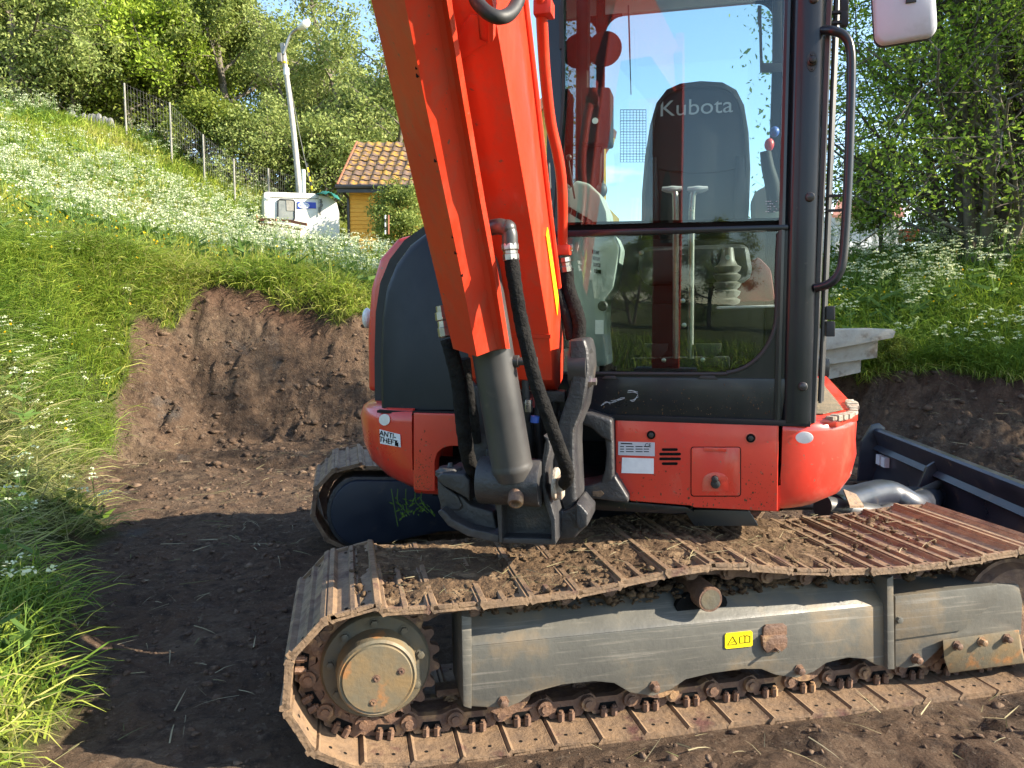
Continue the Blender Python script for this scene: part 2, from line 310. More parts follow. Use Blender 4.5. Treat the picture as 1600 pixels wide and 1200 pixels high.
def np_mesh(name, v, f, mats, attr=None, smooth=False, mi=None):
    me = bpy.data.meshes.new(name); nv = len(v); k = f.shape[1]
    me.vertices.add(nv); me.vertices.foreach_set('co', np.ascontiguousarray(v, np.float32).ravel())
    me.loops.add(f.size); me.loops.foreach_set('vertex_index', np.ascontiguousarray(f, np.int32).ravel())
    me.polygons.add(len(f)); me.polygons.foreach_set('loop_start', np.arange(0, f.size, k, dtype=np.int32))
    for m_ in (mats if isinstance(mats, (list, tuple)) else [mats]): me.materials.append(m_)
    if mi is not None: me.polygons.foreach_set('material_index', np.ascontiguousarray(mi, np.int32))
    if smooth: me.polygons.foreach_set('use_smooth', np.ones(len(f), bool))
    for an, av in (attr or {}).items():
        at_ = me.attributes.new(an, 'FLOAT', 'POINT'); at_.data.foreach_set('value', np.ascontiguousarray(av, np.float32))
    me.update(calc_edges=True); return me
def soil_mat():
    m = bpy.data.materials.new('soil'); m.use_nodes = True; t = m.node_tree; n = t.nodes; L = t.links; b = n['Principled BSDF']
    tcn = n.new('ShaderNodeTexCoord')
    def noise(s, d=8, r=.62): x = n.new('ShaderNodeTexNoise'); x.inputs['Scale'].default_value = s; x.inputs['Detail'].default_value = d; x.inputs['Roughness'].default_value = r; L.new(tcn.outputs['Object'], x.inputs['Vector']); return x.outputs['Fac']
    def rng(o, lo, hi): r = n.new('ShaderNodeMapRange'); r.inputs['From Min'].default_value = lo; r.inputs['From Max'].default_value = hi; L.new(o, r.inputs['Value']); return r.outputs[0]
    def mix(f, A, B):
        x = n.new('ShaderNodeMix'); x.data_type = 'RGBA'; L.new(f, x.inputs['Factor'])
        for k, v in (('A', A), ('B', B)):
            if isinstance(v, tuple): x.inputs[k].default_value = (*v, 1)
            else: L.new(v, x.inputs[k])
        return x.outputs['Result']
    dirt = mix(rng(noise(2.2), .35, .65), (.145, .092, .058), (.092, .060, .040))
    dirt = mix(rng(noise(1.1), .52, .66), dirt, (.185, .128, .084))
    dirt = mix(rng(noise(1.7), .60, .70), dirt, (.105, .090, .078))
    dirt = mix(rng(noise(13), .48, .66), dirt, (.056, .037, .027))
    dirt = mix(rng(noise(24), .56, .70), dirt, (.20, .145, .100))
    dirt = mix(rng(noise(60), .62, .72), dirt, (.27, .22, .16))
    tp_ = n.new('ShaderNodeAttribute'); tp_.attribute_name = 'topsoil'
    dirt = mix(tp_.outputs['Fac'], dirt, mix(rng(noise(6), .4, .6), (.080, .042, .027), (.12, .066, .042)))
    turf = mix(rng(noise(3), .4, .62), (.060, .085, .020), (.105, .125, .034))
    turf = mix(rng(noise(14), .55, .7), turf, (.10, .085, .045))
    at_ = n.new('ShaderNodeAttribute'); at_.attribute_name = 'grass'
    L.new(mix(at_.outputs['Fac'], dirt, turf), b.inputs['Base Color'])
    b.inputs['Roughness'].default_value = .95; b.inputs['Specular IOR Level'].default_value = .2
    b1 = n.new('ShaderNodeBump'); b1.inputs['Strength'].default_value = 1.0; b1.inputs['Distance'].default_value = .11; L.new(noise(7, 12, .72), b1.inputs['Height'])
    b2 = n.new('ShaderNodeBump'); b2.inputs['Strength'].default_value = 1.0; b2.inputs['Distance'].default_value = .02; L.new(noise(60, 6, .6), b2.inputs['Height']); L.new(b1.outputs[0], b2.inputs['Normal']); L.new(b2.outputs[0], b.inputs['Normal'])
    return m
M['soil'] = soil_mat()
tag(link('ground', np_mesh('ground', vs, fs, M['soil'], {'grass': GG.ravel(), 'topsoil': GT.ravel()}, True)), kind='structure')
# =================================================================== EXCAVATOR: undercarriage
EX = tag(empty('excavator', TV(.6, 1.5, 0)), 'orange-red tracked excavator with black cab standing in the dug-out', 'excavator')
def P(name, mb, m, parent=EX, **k): return mb.build(name, m, parent, **k)
PATH = [(-.62, .522), (-.45, .513), (-.3, .512), (-.05, .518), (.17, .532), (.33, .555), (.467, .572), (.58, .578), (.7, .572), (.85, .548), (1.0, .530), (1.2, .518), (1.4, .518), (1.6, .525), (1.8, .540), (1.95, .545), (2.08, .515), (2.18, .43), (2.22, .29), (2.18, .15), (2.08, .045), (1.95, .004), (1.7, 0), (1.4, 0), (1.0, 0), (.5, 0), (0, 0), (-.3, .0), (-.55, .012), (-.68, .045), (-.765, .115), (-.82, .24), (-.815, .35), (-.77, .44), (-.70, .497)]
def resample(pts, n):
    q = catmull([Vector((x, z, 0)) for x, z in pts], 10, True); q.append(q[0]); d = [0]
    for i in range(1, len(q)): d.append(d[-1] + (q[i] - q[i - 1]).length)
    out = []; j = 0
    for k in range(n):
        s = d[-1] * k / n
        while d[j + 1] < s: j += 1
        t = (s - d[j]) / max(d[j + 1] - d[j], 1e-9); out.append(q[j].lerp(q[j + 1], t))
    return out, d[-1] / n
NSH = 42; SHW = .68
RP, PITCHT = resample(PATH, NSH)
def shoe_mesh():
    b = MB(); L = PITCHT; h = L / 2 + .006
    # cross-section along the track (x), outward z: plate with three bars (the leading one a lip over its neighbour)
    prof = [(-h + .016, -.014), (-h + .030, -.010), (h - .022, -.010), (h - .012, -.016), (h - .006, -.008), (h + .004, .004), (h, .012), (h - .016, .017), (h - .024, .003), (.014, .000), (.007, .012), (-.007, .012), (-.014, .000), (-h + .034, .002), (-h + .024, .020), (-h + .008, .020), (-h + .004, .004)]
    b.prism([Vector((x, 0.0, z)) for x, z in prof], Vector((0, SHW, 0)))
    for x0 in (-.040, .040):                                       # closed pocket ends near both edges
        for y0 in (.006, SHW - .006):
            b.box((x0, y0, .006), Vector((.030, 0, 0)), Vector((0, .006, 0)), Vector((0, 0, .007)))
    for x0, y0 in ((-.022, .05), (.030, .05), (-.022, SHW - .05), (.030, SHW - .05)):   # black discs painted for the dark inside the bolt holes
        b.cyl((x0, y0, -.0108), (x0, y0, -.0095), .0065, n=8, mi=1)
        b.cyl((x0, y0, .0035), (x0, y0, .0045), .0065, n=8, mi=1)
    return b.data('track_shoe', [M['rust'], M['ink']], smooth=30)
def link_mesh():
    b = MB(); L = PITCHT
    for y in (.155, .275):
        out = [(-L * .5 - .030, -.060), (-L * .5 - .018, -.088), (-L * .5 + .012, -.094), (-L * .2, -.078), (L * .30, -.078), (L * .5 - .01, -.098), (L * .5 + .022, -.088), (L * .5 + .032, -.060), (L * .5 + .018, -.034), (L * .42, -.030), (L * .36, -.016), (-L * .36, -.016), (-L * .42, -.034), (-L * .5 - .016, -.036)]
        win = [(-L * .22, -.030), (-L * .16, -.056), (L * .20, -.056), (L * .26, -.030)]
        b.prism([Vector((x, y, z)) for x, z in out], Vector((0, .030, 0)))
        b.prism([Vector((x, y - .0012, z)) for x, z in win], Vector((0, .003, 0)), mi=1)     # black plate painted for the shade in the link's open window
        b.cyl((L * .5, y - .018, -.064), (L * .5, y + .032, -.064), .027, n=14)
        b.cyl((L * .5, y - .026, -.064), (L * .5, y - .016, -.064), .015, n=8)
        for x in (-L * .10, L * .14):
            b.cyl((x, y - .014, -.014), (x, y - .014, -.042), .0125, n=6)
            b.cyl((x, y - .014, -.042), (x, y - .014, -.050), .008, n=6)
    return b.data('track_link', [M['link'], M['ink']], smooth=35)
SHOE = shoe_mesh(); LINK = link_mesh()
def frame_at(i, w):
    p = RP[i]; a = RP[(i - 1) % NSH]; c = RP[(i + 1) % NSH]; t = (c - a).normalized(); n2 = Vector((-t.y, t.x, 0))
    T = TU * t.x + Z * t.y; N = TU * n2.x + Z * n2.y; o = TV(p.x, w, p.y)
    return Matrix(((T.x, TW.x, N.x, o.x), (T.y, TW.y, N.y, o.y), (T.z, TW.z, N.z, o.z), (0, 0, 0, 1)))
def make_track(w, links, label):
    b = MB(); rings = []                                            # the closed chain band inside the shoes
    for i in range(NSH):
        p = RP[i]; a = RP[(i - 1) % NSH]; c = RP[(i + 1) % NSH]; t = (c - a).normalized(); n2 = Vector((-t.y, t.x, 0))
        rings.append([TV(p.x - n2.x * d, w + y_, p.y - n2.y * d) for d, y_ in ((.02, .20), (.07, .20), (.07, .29), (.02, .29))])
    b.loft(rings + [rings[0]], caps=False)
    tr = P('crawler_track', b, M['link']); tr['label'] = label
    for i in range(NSH):
        mw = frame_at(i, w); j = random.uniform(-.006, .006)
        link('track_shoe', SHOE, tr, mw @ Matrix.Rotation(random.uniform(-.012, .012), 4, 'Y') @ Matrix.Translation((0, j, 0)))
        if links: link('track_link', LINK, tr, mw)
    return tr
TRACK = make_track(0, True, 'rust-brown steel near track caked with dry mud')
FARW = 2.3
FTRACK = make_track(FARW, False, 'dark steel far track behind the swing bracket')
# ---- track frame (near)
b = MB()
low = [(735, 1010), (733, 1104), (790, 1107), (812, 1098), (835, 1082), (880, 1070), (930, 1065), (960, 1068), (985, 1083), (1020, 1088), (1050, 1077), (1072, 1062), (1110, 1053), (1160, 1046), (1190, 1046), (1212, 1055), (1245, 1060), (1272, 1050), (1292, 1036), (1325, 1028), (1352, 1030), (1370, 1040), (1386, 1042), (1386, 945)]
b.prism([TP(x, y, .07) for x, y in low], TW * .10)
# sloping upper web
def uz(px, py, w): q = TP(px, py, w); return q
r0 = [TP(735, 1010, .07), TP(1386, 945, .07)]
secs = []
for k, (px, pyt) in enumerate([(735, 1010), (1386, 945)]):
    q = TP(px, pyt, .07); secs.append([q, q + TW * .012 + Z * .012, q + TW * .10 + Z * .085, q + TW * .14 + Z * .09, q + TW * .30 + Z * .09, q + TW * .30 - Z * .20, q + TW * .10 - Z * .20, q + TW * .09 - Z * .01])
b.loft(secs)
FR = P('track_frame', b, M['frame'], bevel=.006); FR['label'] = 'scratched grey side frame of the near track'
b = MB()                                                          # end plate next to the sprocket
b.prism([TP(x, y, .064) for x, y in [(721, 962), (737, 965), (737, 1108), (724, 1104)]], TW * .25)
link('end_plate', b.data('end_plate', M['frame'], bevel=.004), FR)
b = MB(); q = TP(1386, 985, .06)
b.prism([TP(x, y, .050) for x, y in [(1386, 905), (1396, 900), (1398, 1046), (1387, 1046)]], TW * .3)
link('rib_plate', b.data('rib_plate', M['frame'], bevel=.003), FR)
b = MB()
b.prism([TP(x, y, .075) for x, y in [(1399, 932), (1560, 913), (1592, 914), (1598, 940), (1596, 992), (1480, 1002), (1462, 1020), (1440, 1040), (1415, 1044), (1399, 1042)]], TW * .16)
b.prism([TP(x, y, .065) for x, y in [(1399, 932), (1558, 914), (1560, 936), (1505, 985), (1399, 1000)]], TW * .03)
link('idler_yoke', b.data('idler_yoke', M['frame'], bevel=.004), FR)
b = MB(); b.loft([[TP(x0, y0, .045), TP(x0 + 2, y1, .045), TP(x0 + 10, y2, .062), TP(x0 + 10, y2 + .1, .09), TP(x0, y0, .09)] for x0, y0, y1, y2 in [(1473, 1000, 1030, 1052), (1592, 984, 1012, 1036)]])
link('chain_guide', b.data('chain_guide', M['hub'], bevel=.004), FR)
for x, y in [(1494, 1008), (1533, 1002), (1572, 997)]:
    b = MB(); c = TP(x, y, .045); b.lathe(c + TW * .004, -TW, [(0, .020), (.008, .020), (.008, .013), (.026, .013), (.028, .009)], 6); link('bolt', b.data('bolt', M['link']), FR)
for x, y in [(786, 1096), (1022, 1072), (1248, 1046), (1431, 1029)]:
    b = MB(); c = TP(x, y, .07); b.lathe(c + TW * .004, -TW, [(0, .021), (.008, .021), (.008, .0145), (.028, .0145), (.030, .010)], 6); link('bolt', b.data('bolt', M['link']), FR)
b = MB(); c = TP(1404, 968, .065); b.lathe(c, -TW, [(0, .013), (.012, .013), (.013, .008)], 6); link('bolt', b.data('bolt', M['frame']), FR)
# rollers
for u in (-.107, .456, 1.046, 1.573):
    b = MB(); b.lathe(TV(u, .13, .150), TW, [(0, .062), (.0, .088), (.022, .092), (.032, .072), (.12, .072), (.124, .092), (.15, .092), (.15, .04)], 28); P('track_roller', b, M['link'])
b = MB(); b.lathe(TV(.605, .045, .448), TW, [(0, .038), (.0, .044), (.01, .047), (.20, .047)], 24); b.lathe(TV(.605, .044, .448), TW, [(0, .001), (0, .036), (.004, .036)], 20, mi=1); P('carrier_roller', b, [M['link'], M['disc']])
b = MB(); ring = [TP(x, y, .0695) for x, y in arc(1072, 925, 38, 0, 360, 20, 20)[:-1]]
# black plate painted for the shade in the web's roller cut-out
b.prism([q + Z * 0 for q in [TV(.605 + .10 * math.cos(t), .11, .405 + .052 * math.sin(t)) for t in [i * math.pi / 10 for i in range(20)]]], TW * .02); link('roller_pocket', b.data('roller_pocket', M['ink']), FR)
b = MB()
b.lathe(TV(1.93, .09, .275), TW, [(0, .05), (0, .17), (.03, .19), (.03, .205), (.12, .205), (.12, .225), (.16, .225), (.16, .205), (.24, .205), (.24, .05)], 40); P('idler_wheel', b, M['link'])
# latch, warning label
b = MB(); p4 = [TP(x, y, .062) for x, y in [(1193, 981), (1197, 977), (1225, 975), (1230, 979), (1230, 992), (1193, 996)]]; b.prism(p4, TW * .012)
p5 = [TP(x, y, .054) for x, y in [(1191, 995), (1227, 991), (1231, 998), (1230, 1011), (1222, 1018), (1198, 1020), (1193, 1012)]]; b.prism(p5, TW * .02)
c = TP(1212, 1014, .054); b.cyl(c + TW * .01, c - TW * .02, .006, n=10); LT = P('grease_latch', b, M['link'], bevel=.002); LT['label'] = 'small rusty hinged grease cover'
b = MB(); b.cyl(c - TW * .02, c - TW * .026, .0065, .005, n=10); link('grease_nipple', b.data('grease_nipple', M['steel']), LT)
b = MB(); b.prism([TP(x, y, .066) for x, y in [(1133, 993), (1135, 990), (1174, 986), (1176, 988), (1176, 1008), (1174, 1010), (1135, 1014), (1133, 1012)]], TW * .004)
WL = P('warning_label', b, M['yellow']); WL['label'] = 'yellow label with warning triangle and open book'
b = MB()
def strokes(b, pts, rr, w, closed=False):
    q = [TP(x, y, w) for x, y in pts] + ([TP(*pts[0], w)] if closed else [])
    for a_, c_ in zip(q[:-1], q[1:]): b.cyl(a_, c_, rr, n=4)
strokes(b, [(1137, 1008), (1145, 994.5), (1152, 1006.5)], .0011, .0655, True); strokes(b, [(1142, 1005), (1145, 1003), (1148, 1001.5)], .0011, .0655)
strokes(b, [(1156, 995), (1163, 993), (1164.5, 994.5), (1166, 993), (1172, 994), (1172, 1003.5), (1156, 1005)], .0011, .0655, True); strokes(b, [(1164.5, 994.5), (1164.3, 1004)], .0011, .0655)
link('warning_symbol', b.data('warning_symbol', M['ink']), WL)
# ---- sprocket and final drive
SC = (-.55, .285)
b = MB(); teeth = 21; ring = []
for i in range(teeth * 6):
    t = 2 * math.pi * i / (teeth * 6); ph = i % 6; r = (.188, .192, .212, .216, .212, .192)[ph]; ring.append((SC[0] + r * math.cos(t), SC[1] + r * math.sin(t)))
b.prism([TV(u, .150, z) for u, z in ring], TW * .03)
SP = P('sprocket', b, M['link'])
b = MB(); b.lathe(TV(*(SC[0], .125, SC[1])), TW, [(0, .12), (0, .172), (.012, .180), (.05, .180)], 48); link('sprocket_flange', b.data('sprocket_flange', M['disc'], bevel=0), SP)
for k in range(9):
    t = 2 * math.pi * k / 9 + .2; b = MB(); b.lathe(TV(SC[0] + .150 * math.cos(t), .127, SC[1] + .150 * math.sin(t)), -TW, [(0, .019), (.004, .019), (.004, .0125), (.016, .0125), (.017, .008)], 6); link('bolt', b.data('bolt', M['disc']), SP)
b = MB(); b.lathe(TV(SC[0], .13, SC[1]), -TW, [(0, .132), (.03, .128), (.085, .126), (.093, .119), (.090, .112), (.097, .109), (.097, .001)], 56)
HB = P('drive_hub', b, M['hub'], smooth=25); HB['label'] = 'worn yellow-brown final drive hub'
for k, (du, dz) in enumerate([(-.003, .004), (.075, .02), (-.015, -.075)]):
    b = MB(); b.lathe(TV(SC[0] + du, .0345, SC[1] + dz), -TW, [(0, .013), (.0025, .013), (.0025, .0075), (.006, .0075), (.006, .004), (.003, .003)], 10); link('plug', b.data('plug', M['link']), HB)
b = MB(); b.cyl(TV(SC[0], .15, SC[1]), TV(SC[0], .62, SC[1]), .15, n=30); P('drive_motor', b, M['intdark'])
b = MB(); b.box(TV(-.28, .25, .12), TU * .06, TW * .03, Z * .012); P('track_scraper', b, M['link'])
# ---- central undercarriage, swing ring, far frame
b = MB(); b.box(TV(.62, 1.5, .42), TU * .52, TW * .95, Z * .12); b.box(TV(.62, 1.5, .30), TU * .30, TW * 1.15, Z * .10); P('centre_frame', b, M['oval'], bevel=.02)
b = MB(); b.lathe(TV(.62, 1.5, .52), Z, [(0, .45), (.06, .45), (.06, .40), (.16, .40)], 40); P('swing_ring', b, M['cast'])
b = MB(); pts = [(-.08, .10), (-.40, .05)] + [(-.56 + .17 * math.cos(R(t)), .245 + .20 * math.sin(R(t))) for t in range(-110, -271, -14)] + [(-.30, .43), (.8, .45), (.8, .10)]
b.prism([TV(u, FARW - .02, z) for u, z in pts], TW * .3); FF = P('far_track_frame', b, M['oval'], bevel=.015)
b = MB(); pts2 = [(u, z) for u, z in pts]; cx_, cz_ = -.2, .26
b.prism([TV(cx_ + (u - cx_) * 1.045, FARW + .02, cz_ + (z - cz_) * 1.10) for u, z in pts], TW * .2); link('frame_rim', b.data('frame_rim', M['cast'], bevel=.01), FF)
# ---- dozer blade
A = onz(1368, 672, .46); B_ = onz(1600, 762, .46); dirb = (B_ - A).normalized(); A.z = 0; dirb.z = 0; dirb.normalize(); END = A + dirb * 3.0; nb = Vector((-dirb.y, dirb.x, 0)); nb = nb if nb.x > 0 else -nb
def blade_sec(o): return [o + nb * x + Z * z for x, z in [(-.015, .46), (.0, .475), (.05, .475), (.055, .45), (.03, .44), (.065, .33), (.07, .22), (.05, .10), (.01, .0), (-.02, .0), (.015, .12), (.035, .22), (.028, .33), (-.01, .425)]]
b = MB(); b.loft([blade_sec(A), blade_sec(END)]); BL = P('dozer_blade', b, M['blue'], smooth=30); BL['label'] = 'dark blue dozer blade seen from behind'
b = MB(); b.prism([A + nb * x + Z * z for x, z in [(-.13, -.02), (-.11, .36), (-.03, .50), (.03, .52), (.08, .48), (.09, 0)]], dirb * -.035); link('side_plate', b.data('side_plate', M['blue'], bevel=.008), BL)
for s in (1.05,):
    o = A + dirb * s; b = MB(); b.prism([o + nb * x + Z * z for x, z in [(.03, .42), (-.05, .36), (-.14, .10), (-.10, .02), (.05, .02), (.06, .2)]], dirb * .03); link('rib', b.data('rib', M['blue'], bevel=.005), BL)
b = MB(); b.loft([[A + dirb * s + nb * x + Z * z for x, z in [(-.012, .300), (.022, .335), (.028, .305), (.0, .29)]] for s in (0, 3)]); link('stiffener', b.data('stiffener', M['blue']), BL)
for dx_ in (0, 9):
    b = MB(); q = A + dirb * (.10 + dx_ * .012) + nb * .008 + Z * .225; b.box(q, dirb * .035, nb * .02, Z * .04); link('sticker', b.data('sticker', M['white']), BL)
mid = A + dirb * 1.15
b = MB()
b.tube([onz(1300, 795, .42), onz(1380, 772, .40), onz(1430, 792, .30), mid + Z * .16 - nb * .05], lambda t: .085, 18, 8); PA = P('blade_arm', b, M['blue'])
b = MB(); b.cyl(onz(1285, 792, .45), onz(1368, 805, .36), .060, n=20); b.cyl(onz(1368, 805, .36), mid + Z * .25, .030, n=14); P('blade_cylinder', b, M['cyl'])
b = MB(); p0 = onz(1318, 768, .52); b.prism([onz(1318, 764, .53), onz(1338, 772, .50), onz(1350, 790, .46), onz(1328, 790, .48)], Z * -.012); P('guard_plate', b, M['rust'])
b = MB(); b.tube([TV(1.0, 1.6, .36), TV(1.9, 1.75, .34), mid + Z * .15], .08, 14, 4); P('blade_arm', b, M['blue'])
# =================================================================== EXCAVATOR: upper structure
def HPL(pts, b): return [HP(x, y, b) for x, y in pts]
nH = -HG
M['bag'] = mat('dark_red_bag', (.16, .012, .010), (.09, .010, .010), 14, .7)
M['boot'] = mat('boot_rubber', (.13, .12, .105), (.09, .085, .075), 20, .5, .08)  # black bellows, the shine on its ribs put into a grey colour
M['worn'] = mat('worn_pale_strip', (.36, .33, .27), (.20, .13, .09), 30, .8, .05, bump=.4, bscale=80)
# ---- chassis deck
b = MB()
b.prism([HV(a, bb, .74) for a, bb in [(-1.0, .55), (-.32, .55), (-.28, .10), (.30, .10), (.40, .4), (.42, 1.4), (.1, 1.9), (-.7, 1.9), (-1.05, 1.4)]], Z * .27)
b.prism([HV(a, bb, .66) for a, bb in [(-.75, .25), (.20, .25), (.20, 1.7), (-.75, 1.7)]], Z * .10)
P('chassis_deck', b, M['intdark'], bevel=.01)
b = MB(); b.prism(HPL([(905, 778), (1072, 792), (1085, 800), (1050, 803), (905, 796)], .05), HG * .4); P('belly_plate', b, M['black'], bevel=.003)
b = MB(); b.prism(HPL([(1068, 796), (1170, 798), (1185, 822), (1085, 822)], .25), HG * .03); P('skid_plate', b, M['cyl'], bevel=.003)
# ---- red front panel under the cab
b = MB(); b.prism(HPL([(961, 657), (965, 654), (1214, 660), (1217, 663), (1215, 799), (1085, 793), (1078, 790), (985, 783), (962, 742)], -.012), HG * .07)
FP = P('front_panel', b, M['red'], bevel=.008, seg=3); FP['label'] = 'red front panel with hatch, vents and plates under the cab'
b = MB(); b.prism(HPL(rrect(1079, 698, 1158, 776, 5), -.0126), HG * .004); link('hatch_gap', b.data('hatch_gap', M['ink']), FP)
b = MB(); b.prism(HPL(rrect(1080.3, 699.3, 1156.6, 774.6, 4), -.0165), HG * .008); link('hatch_door', b.data('hatch_door', M['red'], bevel=.002), FP)
b = MB(); b.prism(HPL([(1100, 699), (1135, 700), (1135, 706), (1100, 705)], -.022), HG * .008); link('hatch_hinge', b.data('hatch_hinge', M['red'], bevel=.002), FP)
b = MB(); b.prism(HPL([(1097, 768), (1097, 756)] + arc(1118, 752, 20, 180, 360, 10, 14) + [(1139, 768)], -.0185), HG * .004); link('lock_recess', b.data('lock_recess', M['red'], bevel=.0015), FP)
b = MB(); c = HP(1118, 756, -.018); b.lathe(c, nH, [(0, .018), (.012, .016), (.014, .012)], 16); c2 = HP(1117, 748, -.018); b.lathe(c2, nH, [(0, .013), (.018, .011), (.02, .006)], 14); link('hatch_lock', b.data('hatch_lock', M['rubber']), FP)
for x0, x1, y in [(1034, 1059, 702.5), (1030, 1064, 709.5), (1030, 1064, 717), (1034, 1059, 724.5)]:
    b = MB(); b.prism(HPL(rrect(x0, y - 2.2, x1, y + 2.2, 2.1, 3), -.0132), HG * .004); link('vent_slot', b.data('vent_slot', M['ink']), FP)
for x, y in [(1017.5, 679.5), (1173, 684.5)]:
    b = MB(); c = HP(x, y, -.012); b.lathe(c - nH * .001, nH, [(0, .021), (.0025, .021), (.003, .017)], 20); b.lathe(c, nH, [(.0, .0165), (.0035, .0165)], 18, mi=1); b.lathe(c, nH, [(0.003, .010), (.009, .010), (.010, .005)], 6, mi=2); link('panel_bolt', b.data('panel_bolt', [M['red'], M['ink'], M['bolt']]), FP)
b = MB(); b.prism(HPL([(966, 690), (1023, 691.5), (1023, 713), (966, 711)], -.0145), HG * .003); DP = link('data_plate', b.data('data_plate', M['mirror']), FP)
b = MB()
for y in (697, 701, 705): 
    for x0, x1 in ((969, 975), (978, 990), (993, 1004), (1006, 1014)): b.prism(HPL([(x0, y), (x1, y + .1), (x1, y + 1.4), (x0, y + 1.3)], -.0150), HG * .001)
b.prism(HPL([(970, 692), (988, 692.6), (988, 694.4), (970, 693.8)], -.0150), HG * .001)
link('plate_print', b.data('plate_print', M['ink'], smooth=0), FP)
place_text('plate_letters', 'CE', .020, HP(1012.5, 696, -.0152), HE, nH, M['ink'], FP)
b = MB(); b.prism(HPL([(972, 715), (1021.5, 716.5), (1021.5, 740.5), (971, 739)], -.0145), HG * .003); link('blank_label', b.data('blank_label', M['white']), FP)
# ---- rounded corner panels (lofted from plan outlines)
def corner(sgn, a_in, rmax, zz, name, label, b1=1.25, bin_=0.0):
    rings = []
    for z, rr, off in zz:                       # rr: outermost a; off: setback of the front face
        cr_ = .30
        pl = [(a_in, off), (rr - cr_ * 1.0, off)]
        pl += [(rr - cr_ + cr_ * math.sin(R(t)), off + cr_ * (1 - math.cos(R(t))) * 1.15) for t in range(10, 91, 10)]
        pl += [(rr + .01, b1 * .7), (rr - .06, b1), (a_in, b1)]
        rings.append([HV(sgn * a, bb, z) for a, bb in pl])
    b = MB(); b.loft(rings); o = P(name, b, M['red'], bevel=0, smooth=50); o['label'] = label; return o
RC = corner(1, .306, .6, [(.712, .44, .03), (.722, .50, .012), (.76, .565, .0), (.82, .60, -.006), (.90, .615, -.010), (.96, .610, -.008), (1.02, .612, -.010), (1.045, .606, -.008), (1.058, .588, .006)], 'corner_panel', 'red rounded corner panel beside the cab with white reflector')
LC = corner(-1, 1.132, 1.4, [(.700, 1.22, .03), (.712, 1.29, .012), (.75, 1.37, .0), (.81, 1.435, -.006), (.88, 1.465, -.01), (.96, 1.475, -.008), (1.00, 1.480, -.008), (1.04, 1.468, -.006), (1.056, 1.45, .008)], 'corner_panel', 'scuffed red corner panel with round reflector and anti-theft sticker')
def stick_on(px, py, obj_sgn, rr): pass
b = MB(); b.prism(HPL(arc(1257, 684, 14, 0, 360, 24, 9.3)[:-1], -.0135), HG * .006); link('reflector', b.data('reflector', M['reflector'], bevel=.0015), RC)
# right fender top: sloping grip mat and broken strip
b = MB(); tp = [(.30, .03, 1.062), (.50, .05, 1.062), (.60, .22, 1.066), (.622, .55, 1.085), (.60, 1.25, 1.165), (.30, 1.25, 1.165)]
b.prism([HV(*q) for q in tp], Z * -.03); FT = P('fender_top', b, M['red'], bevel=.006)
b = MB(); b.prism([HV(*q) + Z * .003 for q in [(.30, .10, 1.066), (.46, .12, 1.068), (.55, .24, 1.072), (.56, .50, 1.086), (.55, 1.02, 1.143), (.30, 1.02, 1.143)]], Z * .004); link('grip_mat', b.data('grip_mat', M['mat'], bevel=.001), FT)
b = MB(); cl = [(.47, .045, 1.066), (.53, .10, 1.068), (.585, .22, 1.070), (.605, .36, 1.080), (.612, .48, 1.086)]
for i in range(len(cl) - 1):
    for k in range(3):
        t = (k + .5) / 3; q = HV(*[cl[i][j] * (1 - t) + cl[i + 1][j] * t for j in range(3)]); d = (HV(*cl[i + 1]) - HV(*cl[i])); b.box(q, d.normalized() * d.length / 6.6, d.cross(Z).normalized() * random.uniform(.014, .022), Z * random.uniform(.006, .011))
link('worn_grip_strip', b.data('worn_grip_strip', M['worn'], bevel=.003), FT)
b = MB(); b.prism([HV(a, bb, 1.13) for a, bb in [(.44, 1.05), (.62, 1.05), (.60, 1.5), (.44, 1.5)]], Z * .10); P('fuel_filler_step', b, M['black'], bevel=.02)
# ---- left red front panel with the cut-out for the swing bracket
b = MB(); b.prism(HPL([(646, 645), (722, 647), (724, 650), (724, 697), (704, 697), (692, 700), (683, 708), (679, 720), (679, 768), (664, 768), (646, 765)], -.008), HG * .06)
LP_ = P('side_panel', b, M['red'], bevel=.006, seg=3); LP_['label'] = 'red panel with curved cut-out beside the swing bracket'
b = MB(); b.prism(HPL([(676, 690), (962, 690), (962, 790), (676, 775)], .52), HG * .02); P('bracket_recess', b, M['ink'])  # black sheet stands in for the deep shade behind the bracket
def splash(name, parent, n, x0, x1, y0, y1, bb, s0=.0008, s1=.0036, seed=1, down=True):      # dried mud spots thrown on a panel
    rnd = random.Random(seed); b = MB()
    for i in range(n):
        t = rnd.random() ** (.45 if down else 1); c = HP(rnd.uniform(x0, x1), y0 + (y1 - y0) * t, bb); s = s0 * (s1 / s0) ** (rnd.random() ** 3); k = 6; st = rnd.uniform(.8, 2.2)
        rim = [c + (HE * math.cos(2 * math.pi * j / k) + Z * math.sin(2 * math.pi * j / k) * st) * s * rnd.uniform(.7, 1.2) for j in range(k)]
        b.add(rim + [c + nH * s * .5], [(j, (j + 1) % k, k) for j in range(k)])
    tag(link(name, b.data(name, M['mudm']), parent), kind='stuff')
splash('mud_splash', FP, 330, 966, 1212, 700, 795, -.0122)
splash('mud_splash', LP_, 170, 648, 676, 660, 765, -.0082, seed=2)
